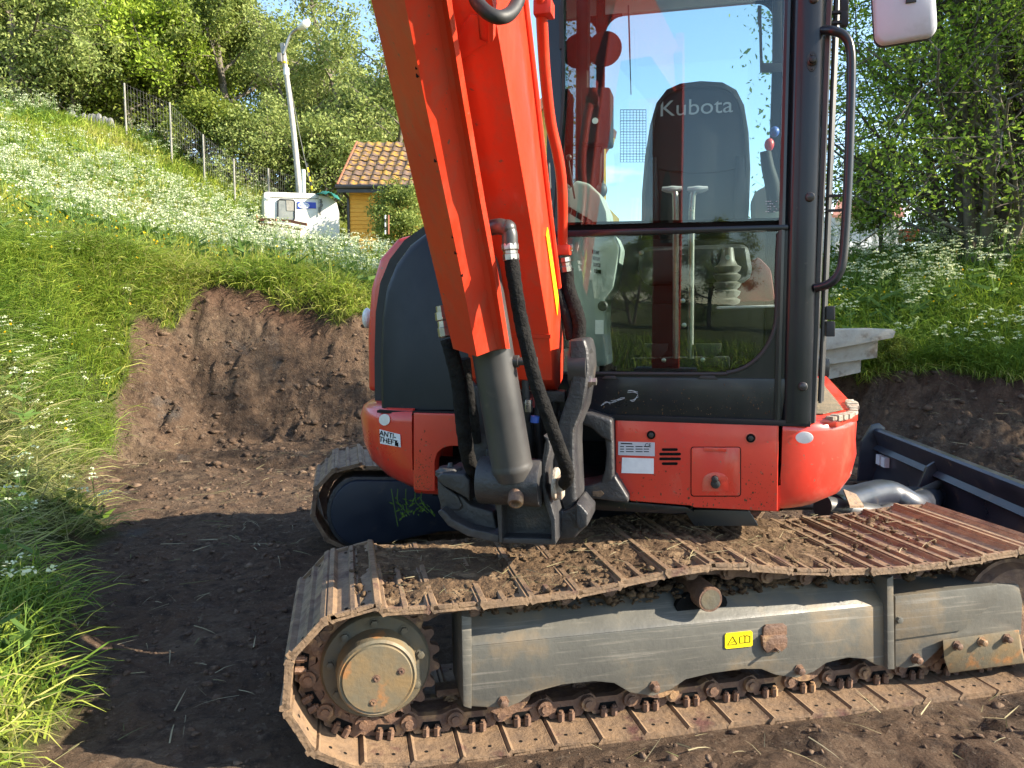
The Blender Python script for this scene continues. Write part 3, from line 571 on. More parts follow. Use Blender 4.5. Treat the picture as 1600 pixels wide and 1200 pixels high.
# reflector and sticker lie on the curved left corner
def corner_pt(px, py):
    # intersect with the cylinder of the left corner: outermost 1.47, corner radius .30
    best = None
    for k in range(400):
        d = ray(px, py); t = 2.6 + k * .003; q = EYE + d * t; rel = q - H0; a = rel.dot(HE); bb = rel.dot(HG)
        x = -a - (1.475 - .30); y = bb + .01
        if x <= 0: hit = y >= 0
        else: hit = (x / .30) ** 2 + ((.345 - y) / .345) ** 2 <= 1 and y < .345 or y >= .345 and x <= .3
        if hit: return q
    return q
b = MB(); b.prism([corner_pt(x, y) - ray(x, y) * .006 for x, y in arc(600.5, 656, 8.5, 0, 360, 18, 9)[:-1]], HG * .008); link('reflector', b.data('reflector', M['reflector'], bevel=.001), LC)
q4 = [corner_pt(x, y) - ray(x, y) * .005 for x, y in [(593, 671), (625, 679), (626, 699), (594, 693)]]
b = MB(); b.prism(q4, HG * .004); link('antitheft_sticker', b.data('antitheft_sticker', M['white']), LC)
xd = (q4[1] - q4[0]).normalized(); nd = xd.cross((q4[0] - q4[3]).normalized()); cc = (q4[0] + q4[1] + q4[2] + q4[3]) / 4 - ray(610, 685) * .003
place_text('sticker_letters', 'ANTI-', .032, cc + Z * .013 - xd * .012, xd, nd, M['ink'], LC); place_text('sticker_letters', 'THEFT', .032, cc - Z * .013 - xd * .010, xd, nd, M['ink'], LC)
b = MB(); b.box(cc + xd * .033 - Z * .016, xd * .008, nd * .0006, Z * .008); b.box(cc + xd * .030 - Z * .008, xd * .004, nd * .0006, Z * .006); link('sticker_mark', b.data('sticker_mark', M['ink']), LC)
# ---- dark hood and the red cover behind it
hood = [(589, 640), (588, 560), (590, 490), (597, 445), (612, 408), (634, 378), (662, 357), (700, 349), (760, 348), (760, 640)]
b = MB(); pts = HPL(hood, .03)
secs = []
cen = HP(760, 560, .03)
for k, (off, sc) in enumerate([(.10, .90), (.045, .955), (.015, .98), (.0, 1.0)][:3] + []): pass
for off, sc in [(0, .93), (.012, .965), (.04, .985), (.10, 1.0), (.50, 1.0)]:
    secs.append([Vector((cen.x + (p.x - cen.x) * sc, cen.y + (p.y - cen.y) * sc, (p.z if p.z < 1.10 else 1.06 + (p.z - 1.06) * (1 - (1 - sc) * 1.0)))) + HG * off for p in pts])
b.loft(secs); HD = P('engine_hood', b, M['hood'], smooth=60); HD['label'] = 'dark plastic side hood with rounded shoulder'
b = MB(); b.prism(HPL([(589, 641), (722, 644), (722, 650), (646, 648), (610, 646), (589, 645)], .0), HG * .4); P('hood_seal', b, M['intdark'])
red = [(574, 612), (573, 520), (578, 450), (592, 404), (620, 372), (660, 362), (760, 362), (760, 612)]
b = MB(); pts = [q for q in HPL(red, .30)]; b.prism(pts, HG * 1.2); P('rear_cover', b, M['red'], bevel=.03, seg=4)
b = MB(); pts = HPL([(586, 640), (585, 560), (587, 488), (594, 442), (609, 405), (632, 375), (662, 354), (760, 346), (760, 640)], .26); b.prism(pts, HG * .035); P('hood_seal', b, M['rubber'])
b = MB(); b.ball(HP(574, 497, .9), .028, .05, .055, 14, 10); P('work_lamp', b, M['reflector'])
# ---- counterweight (rear, mostly hidden)
b = MB(); rings = []
for z, s in [(.72, .92), (.80, 1), (1.35, 1), (1.45, .94)]:
    rings.append([HV(a * s + (-.43) * (1 - s), 1.36 + (bb - 1.36) * s, z) for a, bb in [(-1.40, 1.36), (-1.30, 1.6)] + [(-.43 + .9 * math.cos(R(t)), 1.55 + .55 * math.sin(R(t))) for t in range(170, 9, -20)] + [(.50, 1.6), (.55, 1.36)]])
b.loft(rings); P('counterweight', b, M['red'], smooth=50)

# =================================================================== CAB
PX0, PX1 = 1228, 1284
zt = 3.14; zb = 1.052
def aof(px, py, b): return (HP(px, py, b) - H0).dot(HE)
aL = -.555; aR = .392
CABR = P('cab_roof', MB().prism([HV(a, bb, zt) for a, bb in [(aL - .02, -.03), (aR + .02, -.03), (aR + .04, .3), (aR + .02, 1.32), (aL, 1.32), (aL - .04, .3)]], Z * .09), M['black'], bevel=.03, seg=3)
b = MB(); b.prism([HV(a, bb, zt - .03) for a, bb in [(aL + .03, .03), (aR - .05, .03), (aR - .05, 1.25), (aL + .03, 1.25)]], Z * .027); P('headliner', b, M['mirror'])
# right front post: an extruded section with channel
sec = [(.276, .004), (.276, -.010), (.286, -.014), (.296, -.010), (.299, .0), (.305, .004), (.312, -.012), (.322, -.018), (.385, -.018), (.398, -.012), (.404, .002), (.404, .10), (.30, .10)]
b = MB(); b.loft([[HV(a, bb, zb) for a, bb in sec], [HV(a - .014, bb, zt) for a, bb in sec]]); POST = P('front_post', b, M['black'], smooth=40); POST['label'] = 'dark front post of the cab with bolts'
b = MB(); b.loft([[HV(a, bb, zb) for a, bb in [(.402, .010), (.416, .006), (.424, .03), (.424, .13), (.402, .13)]], [HV(a + .006, bb, zt) for a, bb in [(.402, .010), (.416, .006), (.424, .03), (.424, .13), (.402, .13)]]]); P('door_edge', b, M['cyl'], smooth=40)
b = MB(); b.cyl(HV(.440, .06, 1.12), HV(.446, .06, zt), .007, n=8); b.cyl(HV(.45, .12, 1.12), HV(.456, .12, zt), .012, n=8); P('door_seal', b, M['cyl'])
for y in (20, 36, 306, 329):
    b = MB(); b.box(HP(1304, y, .03), HE * .022, HG * .01, Z * .004); P('door_clip', b, M['rubber'])
for y0, y1 in ((2, 20), (24, 42)):
    b = MB(); b.prism(HPL(rrect(1314, y0 - 8, 1326, y1 - 3, 2), .05), HG * .03); P('door_hinge', b, M['rubber'], bevel=.002)
for y0, y1 in ((478, 500), (502, 526)):
    b = MB(); b.prism(HPL(rrect(1291, y0, 1305, y1, 2), .05), HG * .04); P('door_hinge', b, M['rubber'], bevel=.003)
def post_bolt(px, py, plate=False):
    c = HP(px, py, -.018); b = MB()
    if plate: b.prism(HPL(arc(px, py, 8.5, 0, 360, 16, 16)[:-1], -.021), HG * .005)
    if plate:
        for dy in (-11, 11): q = HP(px, py + dy, -.021); b.lathe(q, nH, [(0, .006), (.004, .005)], 10)
        b.lathe(c + nH * .002, nH, [(0, .017), (.006, .017), (.010, .012), (.022, .011), (.024, .007)], 8)
    else: b.lathe(c, nH, [(-.001, .017), (.004, .0165), (.010, .013), (.013, .006)], 18); b.box(c + nH * .0135, HE * .011, HG * .001, Z * .0022)
    link('post_bolt', b.data('post_bolt', M['bolt'] if plate else M['cyl']), POST)
post_bolt(1269, 96, True); post_bolt(1272, -2); post_bolt(1265.5, 308); post_bolt(1254.5, 604)
# left front post
b = MB(); b.loft([[HV(a, bb, zb) for a, bb in [(aL - .02, 0), (aL + .035, -.012), (aL + .045, .03), (aL + .03, .10), (aL - .03, .12)]], [HV(a, bb, zt) for a, bb in [(aL - .02, 0), (aL + .035, -.012), (aL + .045, .03), (aL + .03, .10), (aL - .03, .12)]]]); P('front_post', b, M['black'], smooth=40)
# lower panel and window surround
b = MB(); b.prism([HP(858, 588, -.006), HP(1231, 592, -.006), HV(.300, -.006, zb + .004), HV(aL + .02, -.006, zb + .004)], HG * .05)
LPN = P('lower_panel', b, M['black'], bevel=.003)
b = MB(); b.prism([HV(aL, -.014, zb - .012), HV(.40, -.014, zb - .012), HV(.40, -.014, zb + .010), HV(aL, -.014, zb + .010)], HG * .1); P('cab_sill', b, M['intdark'], bevel=.002)
b = MB(); b.prism([HP(858, 585, -.002), HP(1135, 585.5, -.002)] + [HP(x, y, -.002) for x, y in arc(1128, 488, 88, 90, 0, 12, 97)] + [HP(1217, 360, -.002), HP(1236, 360, -.002), HP(1231, 594, -.002), HP(858, 590, -.002)], HG * .035)
P('window_surround', b, M['black'])
b = MB(); b.tube([HP(x, y, -.004) for x, y in [(860, 583), (1000, 584), (1125, 584.5)] + arc(1127, 487, 86.5, 84, 4, 8, 96) + [(1214.5, 420), (1217, 364)]], .0075, 8, 3); P('window_seal', b, M['rubber'])
b = MB(); b.prism([HP(862, 360.5, -.016), HP(1232, 350.5, -.016), HP(1232, 359, -.016), HP(862, 371, -.016)], HG * .03); P('window_divider', b, M['black'], bevel=.006)
b = MB(); b.prism([HP(862, 348, .018), HP(1232, 340, .018), HP(1232, 352, .018), HP(862, 361, .018)], HG * .012); P('inner_divider', b, M['ink'])
for x0, x1 in ((940, 966), (1090, 1122)):
    b = MB(); b.prism(HPL([(x0, 592), (x0 + 5, 587), (x1 - 6, 587), (x1, 593)], -.016), HG * .012); P('window_clip', b, M['rubber'], bevel=.002)
b = MB(); b.prism([HP(862, 352, -.001), HP(1224, 344, -.001), HV(.270, -.001, zt), HV(aL + .03, -.001, zt)], HG * .006)
GU = P('upper_windscreen', b, M['glass'], smooth=0); GU['label'] = 'upper windscreen reflecting blue sky'
b = MB(); b.prism([HP(862, 369, .006), HP(1217, 361, .006)] + [HP(x, y, .006) for x, y in arc(1128, 488, 88, 0, 90, 12, 97)] + [HP(862, 585, .006)], HG * .006)
GL = P('lower_windscreen', b, M['glass'], smooth=0); GL['label'] = 'lower windscreen reflecting the meadow'
b = MB()
for dx_, dy_ in [(i, j) for j in range(5) for i in range(6)]:
    if random.random() < .7: x = 1196 + dx_ * 3.2; y = 314 + dy_ * 4; b.prism(HPL([(x, y), (x + 2.4, y), (x + 2.4, y + 1), (x, y + 1)], -.0025), HG * .001)
link('glass_print', b.data('glass_print', M['letter'], smooth=0), GU)
splash('mud_splash', LPN, 200, 905, 1225, 596, 652, -.0063, .001, .003, 3)
# scuff on lower panel
b = MB(); random.seed(3)
for pts in ([(941, 633), (947, 629), (953, 630)], [(955, 628), (968, 624), (975, 621)], [(980, 612), (988, 611), (995, 613)], [(996, 618), (990, 624), (985, 627)]):
    for k in range(3): b.tube([HP(x + random.uniform(-2, 2), y + random.uniform(-2, 2), -.0065) for x, y in pts], .0011, 4, 3)
link('paint_scuff', b.data('paint_scuff', M['letter']), LPN)
# side and rear walls of the cab
def hb(px, py, b): return HP(px, py, b)
BR = 1.24
def bar(name, a0, a1, b0, b1, z0, z1, m, bev=.01): return P(name, MB().prism([HV(a0, b0, z0), HV(a1, b0, z0), HV(a1, b1, z0), HV(a0, b1, z0)], Z * (z1 - z0)), m, bevel=bev)
rl = aof(943, 200, BR); rr_ = aof(1204, 200, BR); rzt = (HP(1000, 18, BR)).z; rzb = (HP(1050, 352, BR)).z
bar('rear_post', aL, rl, BR, BR + .05, 1.0, zt, M['intdark']); bar('rear_post', rr_, aR + .01, BR, BR + .05, 1.0, zt, M['intdark'])
bar('rear_panel', rl, rr_, BR + .002, BR + .05, 1.0, rzb, M['intdark']); bar('rear_header', rl, rr_, BR + .002, BR + .05, rzt, zt, M['mirror'])
for sx, sz, cx_, cz_ in ((1, -1, rl, rzt), (-1, -1, rr_, rzt), (1, 1, rl, rzb), (-1, 1, rr_, rzb)):
    r_ = .09; b = MB(); b.prism([HV(cx_, BR + .003, cz_)] + [HV(cx_ + sx * (r_ - r_ * math.sin(R(t))), BR + .003, cz_ + sz * (r_ - r_ * math.cos(R(t)))) for t in range(0, 91, 15)], HG * .04); P('window_corner', b, M['intdark'], smooth=0)
b = MB(); b.prism([HV(rl, BR + .02, rzb), HV(rr_, BR + .02, rzb), HV(rr_, BR + .02, rzt), HV(rl, BR + .02, rzt)], HG * .005); RG = P('rear_window', b, M['glassr'], smooth=0)
bar('side_sill', aL - .01, aL + .03, .10, BR, 1.0, 1.30, M['intdark']); bar('side_sill', aR - .03, aR + .01, .13, BR, 1.0, 1.25, M['intdark'])
bar('side_rail', aL - .01, aL + .03, .10, BR, zt - .08, zt, M['intdark']); bar('side_rail', aR - .03, aR + .01, .13, BR, zt - .10, zt, M['intdark'])
bar('door_post', aL - .012, aL + .04, .62, .70, 1.3, zt - .08, M['intdark']); bar('door_post', aR - .04, aR + .012, .70, .78, 1.25, zt - .1, M['intdark'])
b = MB(); b.prism([HV(aL + .008, .10, 1.3), HV(aL + .008, BR, 1.3), HV(aL + .008, BR, zt - .08), HV(aL + .008, .10, zt - .08)], HE * .005); P('side_window', b, M['glassr'], smooth=0)
b = MB(); b.prism([HV(aR - .012, .13, 1.25), HV(aR - .012, BR, 1.25), HV(aR - .012, BR, zt - .1), HV(aR - .012, .13, zt - .1)], HE * .005); P('side_window', b, M['glassr'], smooth=0)
bar('cab_floor', aL, aR, .04, BR, 1.06, 1.10, M['intdark'])
# chart on the rear window
b = MB(); ca, cb_, cy0, cy1 = 969, 1009, 171, 253
for i in range(9): x = ca + (cb_ - ca) * i / 8; b.prism([HP(x, cy0, BR + .012), HP(x + .7, cy0, BR + .012), HP(x + .7, cy1, BR + .012), HP(x, cy1, BR + .012)], HG * .001)
for i in range(20): y = cy0 + (cy1 - cy0) * i / 19; b.prism([HP(ca, y, BR + .0135), HP(cb_, y, BR + .0135), HP(cb_, y + (.5 if i % 4 else 1), BR + .0135), HP(ca, y + (.5 if i % 4 else 1), BR + .0135)], HG * .001)
link('load_chart', b.data('load_chart', M['intdark'], smooth=0), RG)
b = MB(); b.tube([HP(982, 8, 1.1), HP(984, 80, 1.1), HP(986, 148, 1.1)], lambda t: .004 if t < .6 else .0025, 6, 3); P('rear_wiper', b, M['rubber'])  # thin rod modelled in place of a wiper's reflection
b = MB(); b.prism(HPL([(1184, 8), (1190, 8), (1190, 30), (1192, 98), (1222, 98), (1222, 112), (1188, 112), (1186, 40), (1184, 36)], 1.05), HG * .02); b.prism(HPL([(1207, 0), (1222, 0), (1222, 98), (1207, 98)], 1.05), HG * .02); P('window_latch', b, M['cyl'], bevel=.003)
b = MB(); b.lathe(HP(945, 78, .95), nH, [(0, .08), (.015, .085), (.02, .08)], 28); P('cab_speaker', b, M['intdark'])  # dark round disc towards the back of the cab
# ---- seat
SB = .72
sp = [(1000, 372), (1001, 300), (1006, 240), (1014, 190), (1024, 155), (1040, 134), (1062, 124), (1095, 120), (1130, 122), (1152, 134), (1164, 158), (1171, 200), (1174, 260), (1172, 320), (1168, 372)]
b = MB(); pts = HPL(sp, SB); cen = HP(1087, 270, SB); secs = []
for off, s in [(0.0, .86), (.012, .93), (.035, .98), (.07, 1.0), (.14, .97), (.16, .9)]: secs.append([cen + (p - cen) * s + HG * off for p in pts])
b.loft(secs); ST = P('operator_seat', b, M['seat'], smooth=60); ST['label'] = 'dark seat with pale lettering on the backrest'
place_text('seat_lettering', 'Kubota', .098, HP(1087, 168, SB - .004), HE, nH, M['letter'], ST, 1.12)
b = MB(); b.tube([cen + (p - cen) * .90 - HG * .004 for p in pts], .004, 6, 3); link('seat_piping', b.data('seat_piping', M['rubber']), ST)
b = MB(); b.tube([HP(x, y, SB - .003) for x, y in [(1018, 262), (1050, 268), (1087, 270), (1125, 268), (1158, 261)]], .004, 6, 3); link('seat_seam', b.data('seat_seam', M['rubber']), ST)
for s_ in (0, 1):
    bp = HPL([(1006 + s_ * 162, 372), (1004 + s_ * 164, 300), (1012 + s_ * 152, 240), (1026 + s_ * 124, 236), (1030 + s_ * 116, 300), (1030 + s_ * 116, 372)], SB - .02); cb = sum(bp, Vector()) / 6
    b = MB(); b.loft([[cb + (p - cb) * s + HG * o for p in bp] for o, s in [(0, .6), (.015, .9), (.06, 1.0)]]); link('seat_bolster', b.data('seat_bolster', M['seat'], smooth=70), ST)
b = MB(); b.prism(HPL([(1000, 385), (1170, 380), (1176, 420), (1172, 440), (1004, 445), (996, 420)], .42), HG * .36); link('seat_cushion', b.data('seat_cushion', M['seat'], bevel=.04, seg=3), ST)
b = MB(); b.prism(HPL([(1020, 445), (1150, 440), (1150, 470), (1020, 475)], .48), HG * .3); link('seat_base', b.data('seat_base', M['intdark'], bevel=.01), ST)
# ---- consoles and levers
b = MB(); b.prism(HPL([(884, 352), (886, 300), (900, 281), (920, 286), (938, 303), (949, 330), (951, 352)], .34), HG * .22); CO = P('side_console', b, M['interior'], bevel=.014, seg=3)
for i in range(6):
    x = 886 + i * 8.2; y = 321 + i * 5.0; b = MB(); b.prism(HPL([(x, y), (x + 7, y + 4.2), (x + 5, y + 13), (x - 2, y + 9)], .336), HG * .006); link('air_vent', b.data('air_vent', M['ink']), CO)
b = MB(); b.prism(HPL([(885, 366), (960, 366), (968, 386), (958, 450), (945, 468), (944, 520), (948, 572), (930, 572), (890, 572)], .40), HG * .25); CL = P('lower_console', b, M['interior'], bevel=.012)
b = MB(); b.lathe(HP(942, 478, .395), nH, [(0, .022), (.006, .022), (.012, .016)], 20); link('socket', b.data('socket', M['rubber']), CL)
for k, y in enumerate((390, 400, 410, 420)):
    b = MB(); b.prism(HPL([(925 + k, y), (936 + k, y + 2), (936 + k, y + 8), (925 + k, y + 6)], .395), HG * .004); link('air_vent', b.data('air_vent', M['ink']), CL)
b = MB(); b.prism(HPL([(930, 500), (943, 500), (943, 522), (930, 522)], .396), HG * .003); link('sticker', b.data('sticker', M['white']), CL)
b = MB(); b.tube([HP(938, 340, .5), HP(939, 318, .5)], .008, 8, 2); b.ball(HP(940, 297, .5), .026, .026, .032, 16, 10); P('control_lever', b, M['rubber'])
b = MB(); b.tube([HP(888, 250, .12), HP(892, 276, .14), HP(898, 310, .2)], .004, 6, 3); b.ball(HP(889, 246, .12), .012, n=12, m=8); P('lock_lever', b, M['cyl'])
b = MB(); b.prism(HPL(rrect(908, 136, 954, 224, 5), .45), HG * .12); b.prism(HPL([(912, 224), (940, 224), (936, 300), (912, 300)], .52), HG * .06); MO = P('monitor_box', b, M['intdark'], bevel=.006)
b = MB(); b.lathe(HP(930, 189, .445), nH, [(0, .013), (.004, .013)], 16); link('monitor_knob', b.data('monitor_knob', M['white']), MO)
for s, (x0, x1, xm) in enumerate(((1056, 1056, 1050), (1081, 1079, 1090))):
    b = MB(); b.tube([HP(xm - (4 if s else -4), 300, .26), HP(x0, 330, .26), HP(x1, 560, .30)], .0125, 12, 3); LV = P('travel_lever', b, M['steel'])
    b = MB(); q = HP(xm, 296, .26); b.tube([q - HE * .040 + Z * .004, q - HE * .02, q, q + HE * .02, q + HE * .040 + Z * .004], lambda t: .008 + .007 * math.sin(math.pi * t), 10, 3); link('lever_grip', b.data('lever_grip', M['mirror']), LV)
for x0, x1 in ((1006, 1044), (1086, 1128)):
    b = MB(); b.prism(HPL([(x0, 537), (x1, 537), (x1 - 2, 549), (x1 - 14, 560), (x0 + 8, 556), (x0, 548)], .28), HG * .02); P('foot_pedal', b, M['rubber'], bevel=.003)
b = MB(); b.prism(HPL([(985, 560), (1140, 558), (1140, 574), (985, 576)], .32), HG * .1); P('pedal_base', b, M['intdark'], bevel=.004)
for x, y in ((1002, 395), (1069, 508), (1067, 470), (1037, 563), (1098, 562)):
    b = MB(); b.lathe(HP(x, y, .25), nH, [(0, .010), (.006, .009), (.007, .004)], 8); P('interior_bolt', b, M['steel'])
b = MB(); c0 = HP(1135, 478, .42); prof = [(0, .03)]
for i in range(5): prof += [(.012 + i * .034, .052), (.026 + i * .034, .056), (.034 + i * .034, .040)]
prof += [(.19, .03), (.24, .022)]
b.lathe(c0, Z, prof, 24); JB = P('joystick_boot', b, M['boot'], smooth=60); JB['label'] = 'ribbed rubber lever boot inside the cab'
b = MB(); b.lathe(HP(1137, 402, .36), nH, [(0, .010), (.005, .009)], 10); link('boot_bolt', b.data('boot_bolt', M['steel']), JB)
b = MB(); b.prism(HPL([(1120, 479), (1214, 476), (1214, 480), (1120, 483)], .36), HG * .3); P('right_console', b, M['mirror'], bevel=.004)
b = MB(); b.prism(HPL([(1160, 415), (1185, 400), (1205, 420), (1212, 470), (1152, 472), (1150, 430)], .62), HG * .1); P('extinguisher_bag', b, M['bag'], bevel=.02)
b = MB(); b.tube([HP(1213, 330, .50), HP(1207, 290, .48), HP(1200, 262, .46), HP(1196, 236, .45)], lambda t: .034 - .012 * t, 12, 4); JS = P('joystick', b, M['intdark'])
b = MB(); b.ball(HP(1202, 226, .44), .020, .018, .026, 12, 8); link('joystick_button', b.data('joystick_button', M['redhandle']), JS)
b = MB(); b.ball(HP(1210, 206, .46), .02, .02, .022, 12, 8); link('joystick_cap', b.data('joystick_cap', M['bluehandle']), JS)
b = MB(); b.prism(HPL([(1178, 300), (1205, 285), (1220, 300), (1222, 345), (1180, 345)], .55), HG * .3); P('arm_rest', b, M['interior'], bevel=.02)
# ---- wiper, handrail, mirror
b = MB(); b.tube([HP(878, -30, -.03), HP(878, 30, -.03), HP(880, 140, -.03), HP(872, 250, -.03), HP(866, 340, -.03)], .006, 6, 4); b.prism(HPL([(873, 8), (879, 8), (881, 76), (874, 76)], -.035), HG * .02); P('front_wiper', b, M['rubber'])
b = MB(); b.tube([HP(1286, 47, -.005), HP(1300, 48, -.03), HP(1318, 55, -.035), HP(1328, 74, -.035), HP(1330, 120, -.035), HP(1326, 260, -.035), HP(1318, 395, -.035), HP(1310, 428, -.035), HP(1294, 444, -.03), HP(1274, 450, -.012)], .0155, 14, 6)
HR = P('grab_rail', b, M['black'], smooth=60); HR['label'] = 'black tubular grab rail beside the cab door'
b = MB(); mp = rrect(1366, -90, 1463, 66, 16, 6); pts = HPL([(x + (y - 0) * .06, y - (x - 1366) * .17 + 4) for x, y in mp], -.12); cen = sum(pts, Vector()) / len(pts); secs = []
for off, s in [(0, .93), (.006, .98), (.016, 1.0), (.03, 1.0)]: secs.append([cen + (p - cen) * s + HG * off for p in pts])
b.loft(secs); MR = P('wing_mirror', b, M['mirror'], smooth=50); MR['label'] = 'pale grey back of the wing mirror above the grab rail'
b = MB(); secs = [[cen + (p - cen) * s + HG * off for p in pts] for off, s in [(.026, 1.015), (.04, 1.015), (.042, .96)]]; b.loft(secs); link('mirror_rim', b.data('mirror_rim', M['rubber']), MR)
b = MB(); b.prism(HPL([(1416, -20), (1430, -20), (1432, 2), (1416, 4)], -.128), HG * .01); b.tube([HP(1424, -10, -.13), HP(1424, -60, -.16), HP(1400, -120, -.12), HP(1300, -150, .0)], .010, 8, 4); link('mirror_bracket', b.data('mirror_bracket', M['rubber']), MR)
# =================================================================== EXCAVATOR: boom, cylinder guard, swing bracket, hoses
AB = -.49                                                          # right flank of the boom
def bl(b_, z_): return HV(AB, b_, z_)
wB = .30
# side outline of the boom in the (b, z) plane: lower (camera-side) edge up, then back edge down
front = [(-.30, 1.215), (-.33, 1.30), (-.355, 1.372), (-.70, 1.774), (-1.08, 2.20), (-1.45, 2.60), (-1.78, 2.93)]
back = [(-1.60, 3.32), (-1.20, 2.93), (-.78, 2.36), (-.45, 1.86), (-.20, 1.53), (-.10, 1.37), (-.06, 1.28), (-.10, 1.20), (-.20, 1.17)]
b = MB(); b.prism([HV(AB, x, z) for x, z in front + back], -HE * wB)
BM = P('boom', b, M['redboom'], bevel=.006); BM['label'] = 'orange-red boom rising towards the viewer'
# weld seam and lower lip plate
b = MB(); b.prism([HV(AB + .004, x, z) for x, z in [(-.362, 1.376), (-.358, 1.364), (-.345, 1.364), (-.345, 1.38)]], -HE * (wB + .008)); link('weld_bead', b.data('weld_bead', M['redboom']), BM)
# raised doubler plate on the boom face near the top and clamp tab
b = MB(); pl = [HV(AB - .02, -.92, 2.02)] ; nrm = Vector((HG * -.745).to_tuple()) + Z * -.667
def bf(px, py, lift=0):                                            # a point on the boom's camera-side face
    o = HV(AB, -.70, 1.774); d = (HV(AB, -1.08, 2.20) - o).normalized(); n = HE.cross(d).normalized()
    if n.y > 0: n = -n
    return onplane(px, py, o + n * lift, n)
fn = HE.cross((HV(AB, -1.08, 2.20) - HV(AB, -.70, 1.774)).normalized()).normalized(); fn = -fn if fn.y > 0 else fn
b.prism([bf(x, y, .006) for x, y in [(722, 40), (735, 22), (746, 24), (750, 62), (762, 66), (728, 90), (716, 96), (712, 70)]], -fn * .008); link('doubler_plate', b.data('doubler_plate', M['redboom'], bevel=.003), BM)
b = MB(); b.prism([bf(x, y, .03) for x, y in rrect(762, 24, 771, 66, 4, 4)], -fn * .035); link('hose_tab', b.data('hose_tab', M['redboom'], bevel=.003), BM)
b = MB(); b.prism([HV(AB + .002, x, z) for x, z in [(-.24, 1.44), (-.30, 1.52), (-.44, 1.70), (-.42, 1.73), (-.27, 1.56), (-.22, 1.50)]], HE * .003); link('yellow_decal', b.data('yellow_decal', M['yellow'], smooth=0), BM)
# edge flange along the boom's back right edge
b = MB(); b.tube([HV(AB + .004, x + .03, z - .02) for x, z in [(-1.6, 3.28), (-1.2, 2.91), (-.78, 2.34), (-.45, 1.85), (-.24, 1.56)]], .010, 8, 4); link('edge_flange', b.data('edge_flange', M['redboom']), BM)
place_text('boom_print', '105 614', .018, bf(808, 538, -.02) - fn * -.012, HE, fn, M['ink'], BM)
# arm hanging ahead of the boom tip (seen only in the window's reflection)
b = MB(); b.loft([[HV(a0, x0, z0), HV(a1, x0, z0), HV(a1, x1, z1), HV(a0, x1, z1)] for a0, a1, x0, z0, x1, z1 in [(-.79, -.49, -1.78, 2.93, -1.60, 3.32), (-.62, -.36, -2.4, 3.14, -2.3, 3.52), (-.42, -.18, -3.1, 3.02, -3.06, 3.36)]]); link('boom_nose', b.data('boom_nose', M['redboom'], bevel=.01), BM)
b = MB(); b.prism([HV(-.17, x, z) for x, z in [(-2.86, 3.30), (-3.1, 3.52), (-3.38, 3.40), (-3.50, 2.9), (-3.56, 1.9), (-3.56, .95), (-3.42, .92), (-3.34, 1.9), (-3.10, 2.75)]], -HE * .22); P('dipper_arm', b, M['redboom'], bevel=.01)
b = MB(); b.cyl(HV(-.28, -3.05, 3.5), HV(-.28, -3.30, 2.0), .05, n=14); P('bucket_cylinder', b, M['cyl'])
b = MB(); b.prism([HV(-.03, x, z) for x, z in [(-3.60, 1.0), (-3.38, 1.0), (-3.26, .7), (-3.3, .35), (-3.55, .12), (-3.85, .10), (-4.05, .25), (-3.78, .36), (-3.70, .68)]], -HE * .5); P('bucket', b, M['cyl'], bevel=.012)
# ---- V-shaped guard over the boom cylinder
def gpt(px, py, t, back=0): return HP(px, py, -.66 - .60 * t + back)
rows = []
# key lines as pixels at two heights (y, left edge, ridge, crease, roll start, right edge)
for y, xl, xr, xc, xo, xe in [(545, 708, 745, 777, 784, 797), (430, 681, 721, 756, 765, 779), (315, 653, 697, 734, 743, 758), (160, 616.5, 664.5, 706.5, 716, 732), (0, 580, 632, 679, 690, 706), (-190, 538, 595, 650, 662, 680)]:
    t = (556 - y) / 556
    rows.append([HP(xl, y, -.66 - .60 * t + .085), HP(xr, y + (12 if y > 540 else 0), -.66 - .60 * t), HP(xc, y, -.66 - .60 * t + .055), HP(xo, y, -.66 - .60 * t + .058), HP((xo + xe) / 2, y, -.66 - .60 * t + .046), HP(xe - 1, y, -.66 - .60 * t + .060), HP(xe, y, -.66 - .60 * t + .095), HP(xe - 6, y, -.66 - .60 * t + .105), HP(xo + 2, y, -.66 - .60 * t + .07), HP(xc, y, -.66 - .60 * t + .065), HP(xr, y + (8 if y > 540 else 0), -.66 - .60 * t + .012), HP(xl + 2, y, -.66 - .60 * t + .095)])
b = MB(); b.loft(rows); GD = P('cylinder_guard', b, M['redboom'], smooth=28); GD['label'] = 'folded orange guard plate over the boom cylinder'
for px, py in [(652, 106), (654, 118), (682, 251), (708, 370), (713, 395), (722, 430)]:
    b = MB(); t = (556 - py) / 556; c = HP(px, py, -.66 - .60 * t + .004); b.box(c, HE * random.uniform(.003, .006), HG * .004, Z * .004); link('paint_chip', b.data('paint_chip', M['ink']), GD)
# ---- boom cylinder: barrel, rod hidden under the guard, foot
c0 = HP(801, 735, -.50); c1 = HP(769, 545, -.535)
axis = (c1 - c0).normalized()
b = MB(); b.lathe(c0, axis, [(-.03, .058), (.0, .068), (.01, .071), (.02, .068), (.03, .068), (.9, .068), (.92, .05)], 36); CY = P('boom_cylinder', b, M['cyl'], smooth=40); CY['label'] = 'grey barrel of the boom cylinder'
b = MB(); q = c1 - axis * .04 + HE * .062; b.cyl(q - HE * .02, q + HE * .02, .020, n=14); b.cyl(q + HE * .02, q + HE * .075, .013, n=12); b.cyl(q + HE * .068, q + HE * .080, .016, n=6); link('port_boss', b.data('port_boss', M['cyl']), CY)
b = MB(); fc = HP(795, 752, -.46); b.cyl(fc - HE * .10, fc + HE * .115, .080, n=32); link('cylinder_eye', b.data('cylinder_eye', M['cast'], bevel=.008), CY)
